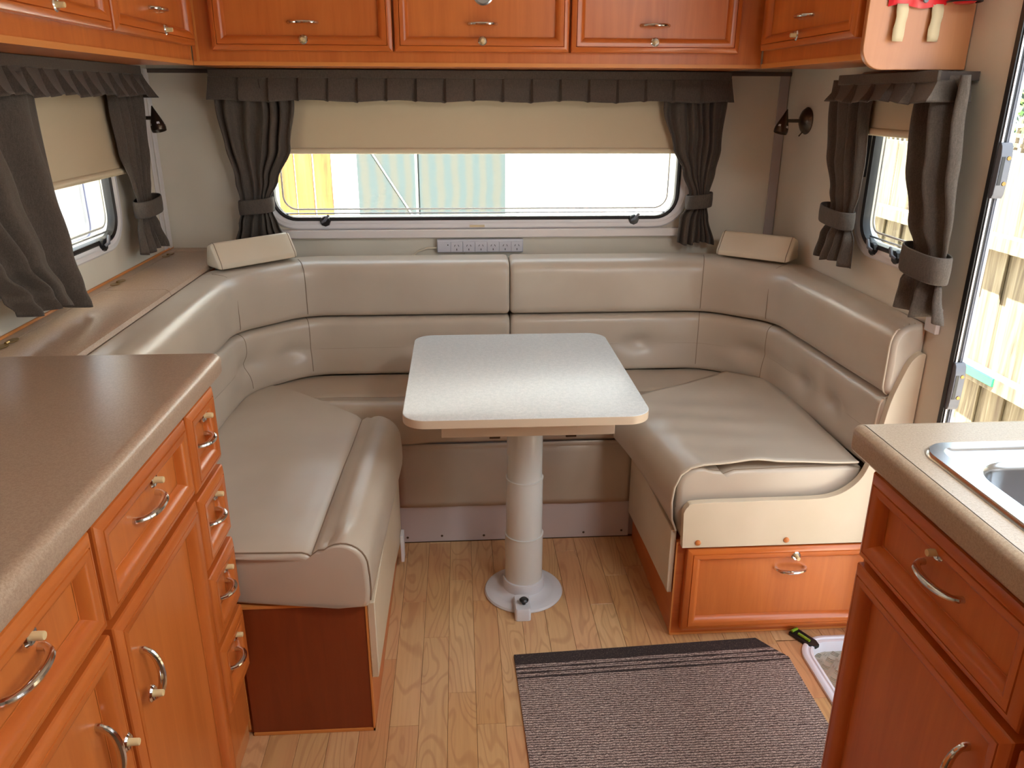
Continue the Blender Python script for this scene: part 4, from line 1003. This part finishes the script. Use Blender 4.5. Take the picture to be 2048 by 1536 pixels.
def valance(fn, a0, a1, z0, z1_, label, pitch=.085, off=.085, flare=.045, seed=0, face=1):
    t = thing('valance', fn((a0 + a1) / 2, z1_, off), label, 'valance')
    n = int(round((a1 - a0) / pitch)); loops = []; NZ = 10
    us = []
    for i in range(n):
        for q in (0, .06, .14, .35, .6, .8, .93): us.append((i + q) / n)
    us.append(1)
    rnd = random.Random(seed); jit = [rnd.uniform(-.25, .25) for _ in range(n + 1)]
    for j in range(NZ + 1):
        v_ = j / NZ; z = lerp(z1_ - .012, z0, v_); L = []
        for u in us:
            k_ = min(int(u * n), n - 1); fpl = u * n - k_
            saw = lerp(.006, -.010, fpl / .93) if fpl < .93 else lerp(-.010, .006, (fpl - .93) / .07)
            saw *= (.35 + .9 * v_) * (1 + jit[k_])
            ends = flare * 1.2 * v_ * (math.exp(-u / .02) * -1 + math.exp(-(1 - u) / .02)) * .3
            L.append(fn(lerp(a0, a1, u) + ends, z + .003 * math.sin(u * n * 2.1 + seed) * v_ - (.003 if fpl > .9 else 0) * v_, off + flare * v_ ** 1.3 * .6 + saw + .004 * noise.noise(Vector((u * 11, v_ * 2, seed))) * v_))
        loops.append(L)
    # returns to the wall at both ends
    for L in loops:
        p0, p1 = Vector(L[0]), Vector(L[-1]); w0 = Vector(fn(0, 0, 0)); nrm = (Vector(fn(0, 0, 1)) - w0); 
        L.insert(0, tuple(p0 - nrm * ((p0 - w0).dot(nrm) - .02))); L.append(tuple(p1 - nrm * ((p1 - w0).dot(nrm) - .02)))
    b = B(); b.loops(loops, False, False, closed=False); b.make('pleated_skirt', curtain_mat, t, smooth=28, solid=.002)
    B().box(fn(a0, z1_ - .016, off - .004), fn(a1, z1_ + .008, off + .004)).make('header_band', curtain_mat, t, bevel=.002)
    B().box(fn(a0 + .002, z1_ - .012, .002), fn(a1 - .002, z1_ + .006, off - .0045)).make('pelmet_board', flat('pelmet_dark', srgb(70, 60, 54), .8), t, smooth=0)
valance(iB, -.752, .868, 1.338, 1.420, 'long brown pleated valance over the back window', .088, .078, .022, 1)
valance(iL, 1.30, 2.43, 1.352, 1.422, 'brown pleated valance over the left window', .070, .075, .045, 2)
valance(iR, 1.687, 2.14, 1.345, 1.400, 'brown pleated valance over the right window', .095, .090, .035, 3)

# ------------------------------------------------------------------ outdoors
GZ = -.55
gr = B().box((-14, -10, GZ - .1), (14, 16, GZ)).make('ground', concrete, smooth=0); meta(gr, kind='structure')
# right paling fence, two rails on our side
fn_ = thing('paling_fence', (2.3, 3, GZ), 'weathered grey paling fence seen through the entry door', 'fence')
FX = 2.30
y = .2; i = 0
while y < 6.6:
    h = 1.135 + random.uniform(-.012, .012)
    if i % 2: B().box((FX + .062, y - .018, GZ + .02), (FX + .074, y + .105, h)).make('paling', paling_mat, fn_, smooth=0, bevel=.002, seg=1)
    else: B().box((FX + .076, y, GZ + .02), (FX + .088, y + .10, h)).make('paling', paling_mat, fn_, smooth=0, bevel=.002, seg=1)
    y += .087; i += 1
for z0, z1_ in ((.735, .800), (.150, .215)):
    B().box((FX + .0, .2, z0), (FX + .058, 6.6, z1_)).make('rail', paling_mat, fn_, bevel=.003)
lt = thing('lattice', (2.4, 3, 1.14), 'wooden lattice strip on top of the paling fence, under the leaves', 'lattice')
for k_ in range(3): B().box((FX + .082, .2, 1.155 + k_ * .04), (FX + .088, 6.6, 1.172 + k_ * .04)).make('lattice_slat', paling_mat, lt, smooth=0)
yy = 2.3
while yy < 5.2: B().box((FX + .089, yy, 1.135), (FX + .094, yy + .02, 1.27)).make('lattice_slat', paling_mat, lt, smooth=0); yy += .048
def foliage(name, c, size, n, leaf, label, cat_, seed=1):
    rnd = random.Random(seed); b = B()
    for _ in range(n):
        p = Vector(c) + Vector((rnd.gauss(0, .4) * size[0], rnd.uniform(-.5, .5) * size[1], rnd.uniform(-.5, .5) * size[2]))
        d1 = Vector((rnd.gauss(0, 1), rnd.gauss(0, 1), rnd.gauss(0, 1))).normalized(); d2 = d1.orthogonal().normalized(); l_ = leaf * rnd.uniform(.6, 1.3)
        b.add([p - d1 * l_, p + d2 * l_ * .4, p + d1 * l_, p - d2 * l_ * .4], [(0, 1, 2, 3)])
    o = b.make(name, leaf_mat, smooth=0, recalc=False); meta(o, label, cat_, kind='stuff'); return o
foliage('hedge_foliage', (3.3, 3.6, 1.74), (.8, 4.6, 1.15), 9000, .045, 'sunlit green leaves above the fence lattice', 'foliage')
gs = B().box((FX - .012, 3.05, .175), (FX - .002, 3.36, .215)).make('green_board', green_pl, bevel=.002); meta(gs, 'green strip lying along the lower fence rail beyond the entry door', 'strip')
# back: golden fence, white wall, shade-cloth gate
bf = thing('timber_fence', (-1.0, 4.55, GZ), 'golden timber fence seen at the left of the back window', 'fence')
xx = -1.9; i = 0
while xx < -.73:
    B().box((xx, 4.52 + (.01 if i % 2 else 0), GZ + .02), (xx + .094, 4.535 + (.01 if i % 2 else 0), 1.6)).make('board', golden_mat, bf, smooth=0, bevel=.002, seg=1); xx += .1005; i += 1
hw = thing('house_wall', (0, 6.2, GZ), 'sunlit white rendered wall beyond the back window', 'wall')
B().box((-2.6, 6.2, GZ), (3.6, 6.3, 2.6)).make('rendered_face', render_wall, hw, smooth=0)
B().box((-2.6, 6.17, GZ), (3.6, 6.2, GZ + .3)).make('wall_footing', render_wall, hw, smooth=0)
gt = thing('cloth_gate', (-.14, 4.5, GZ), 'grey green shade cloth gate with a diagonal brace outside the back window', 'gate')
B().box((-.555, 4.500, GZ + .05), (-.235, 4.503, 1.5)).make('cloth_leaf', cloth_mat, gt, smooth=0)
B().box((-.225, 4.498, GZ + .05), (.262, 4.501, 1.5)).make('cloth_leaf', cloth_mat, gt, smooth=0)
B().box((-.238, 4.488, GZ + .02), (-.224, 4.50, 1.52)).make('gate_post', alu, gt, smooth=0)
b = B(); b.tube([(-.50, 4.494, 1.11), (-.24, 4.494, .69)], .006, 6); b.make('diagonal_brace', alu, gt)
# neighbour caravan through the left window
nv = thing('neighbour_caravan', (-2.9, 5.2, GZ), 'white neighbouring caravan seen through the left window', 'caravan')
B().box((-3.6, 2.6, -.1), (-2.7, 9, 1.9)).make('body_shell', van_white, nv, bevel=.06, seg=4)
fnv = lambda a, z, d: (-2.70 + d, a, z)
b = B(); ring(b, (4.95, .42, 5.95, .86), .08, [(0, 0), (.004, .014), (.03, .016), (.04, .004), (.045, .004)], fnv, cap=True); b.make('locker_hatch', van_white, nv)
b = B(); ring(b, (4.90, .37, 6.0, .91), .10, [(0, 0), (.003, .006), (.012, .006), (.015, 0)], fnv); b.make('hatch_trim', van_grey, nv)
for z in (.28, .98): B().box((-2.70, 2.7, z), (-2.69, 8.9, z + .02)).make('body_moulding', van_grey, nv, smooth=0)
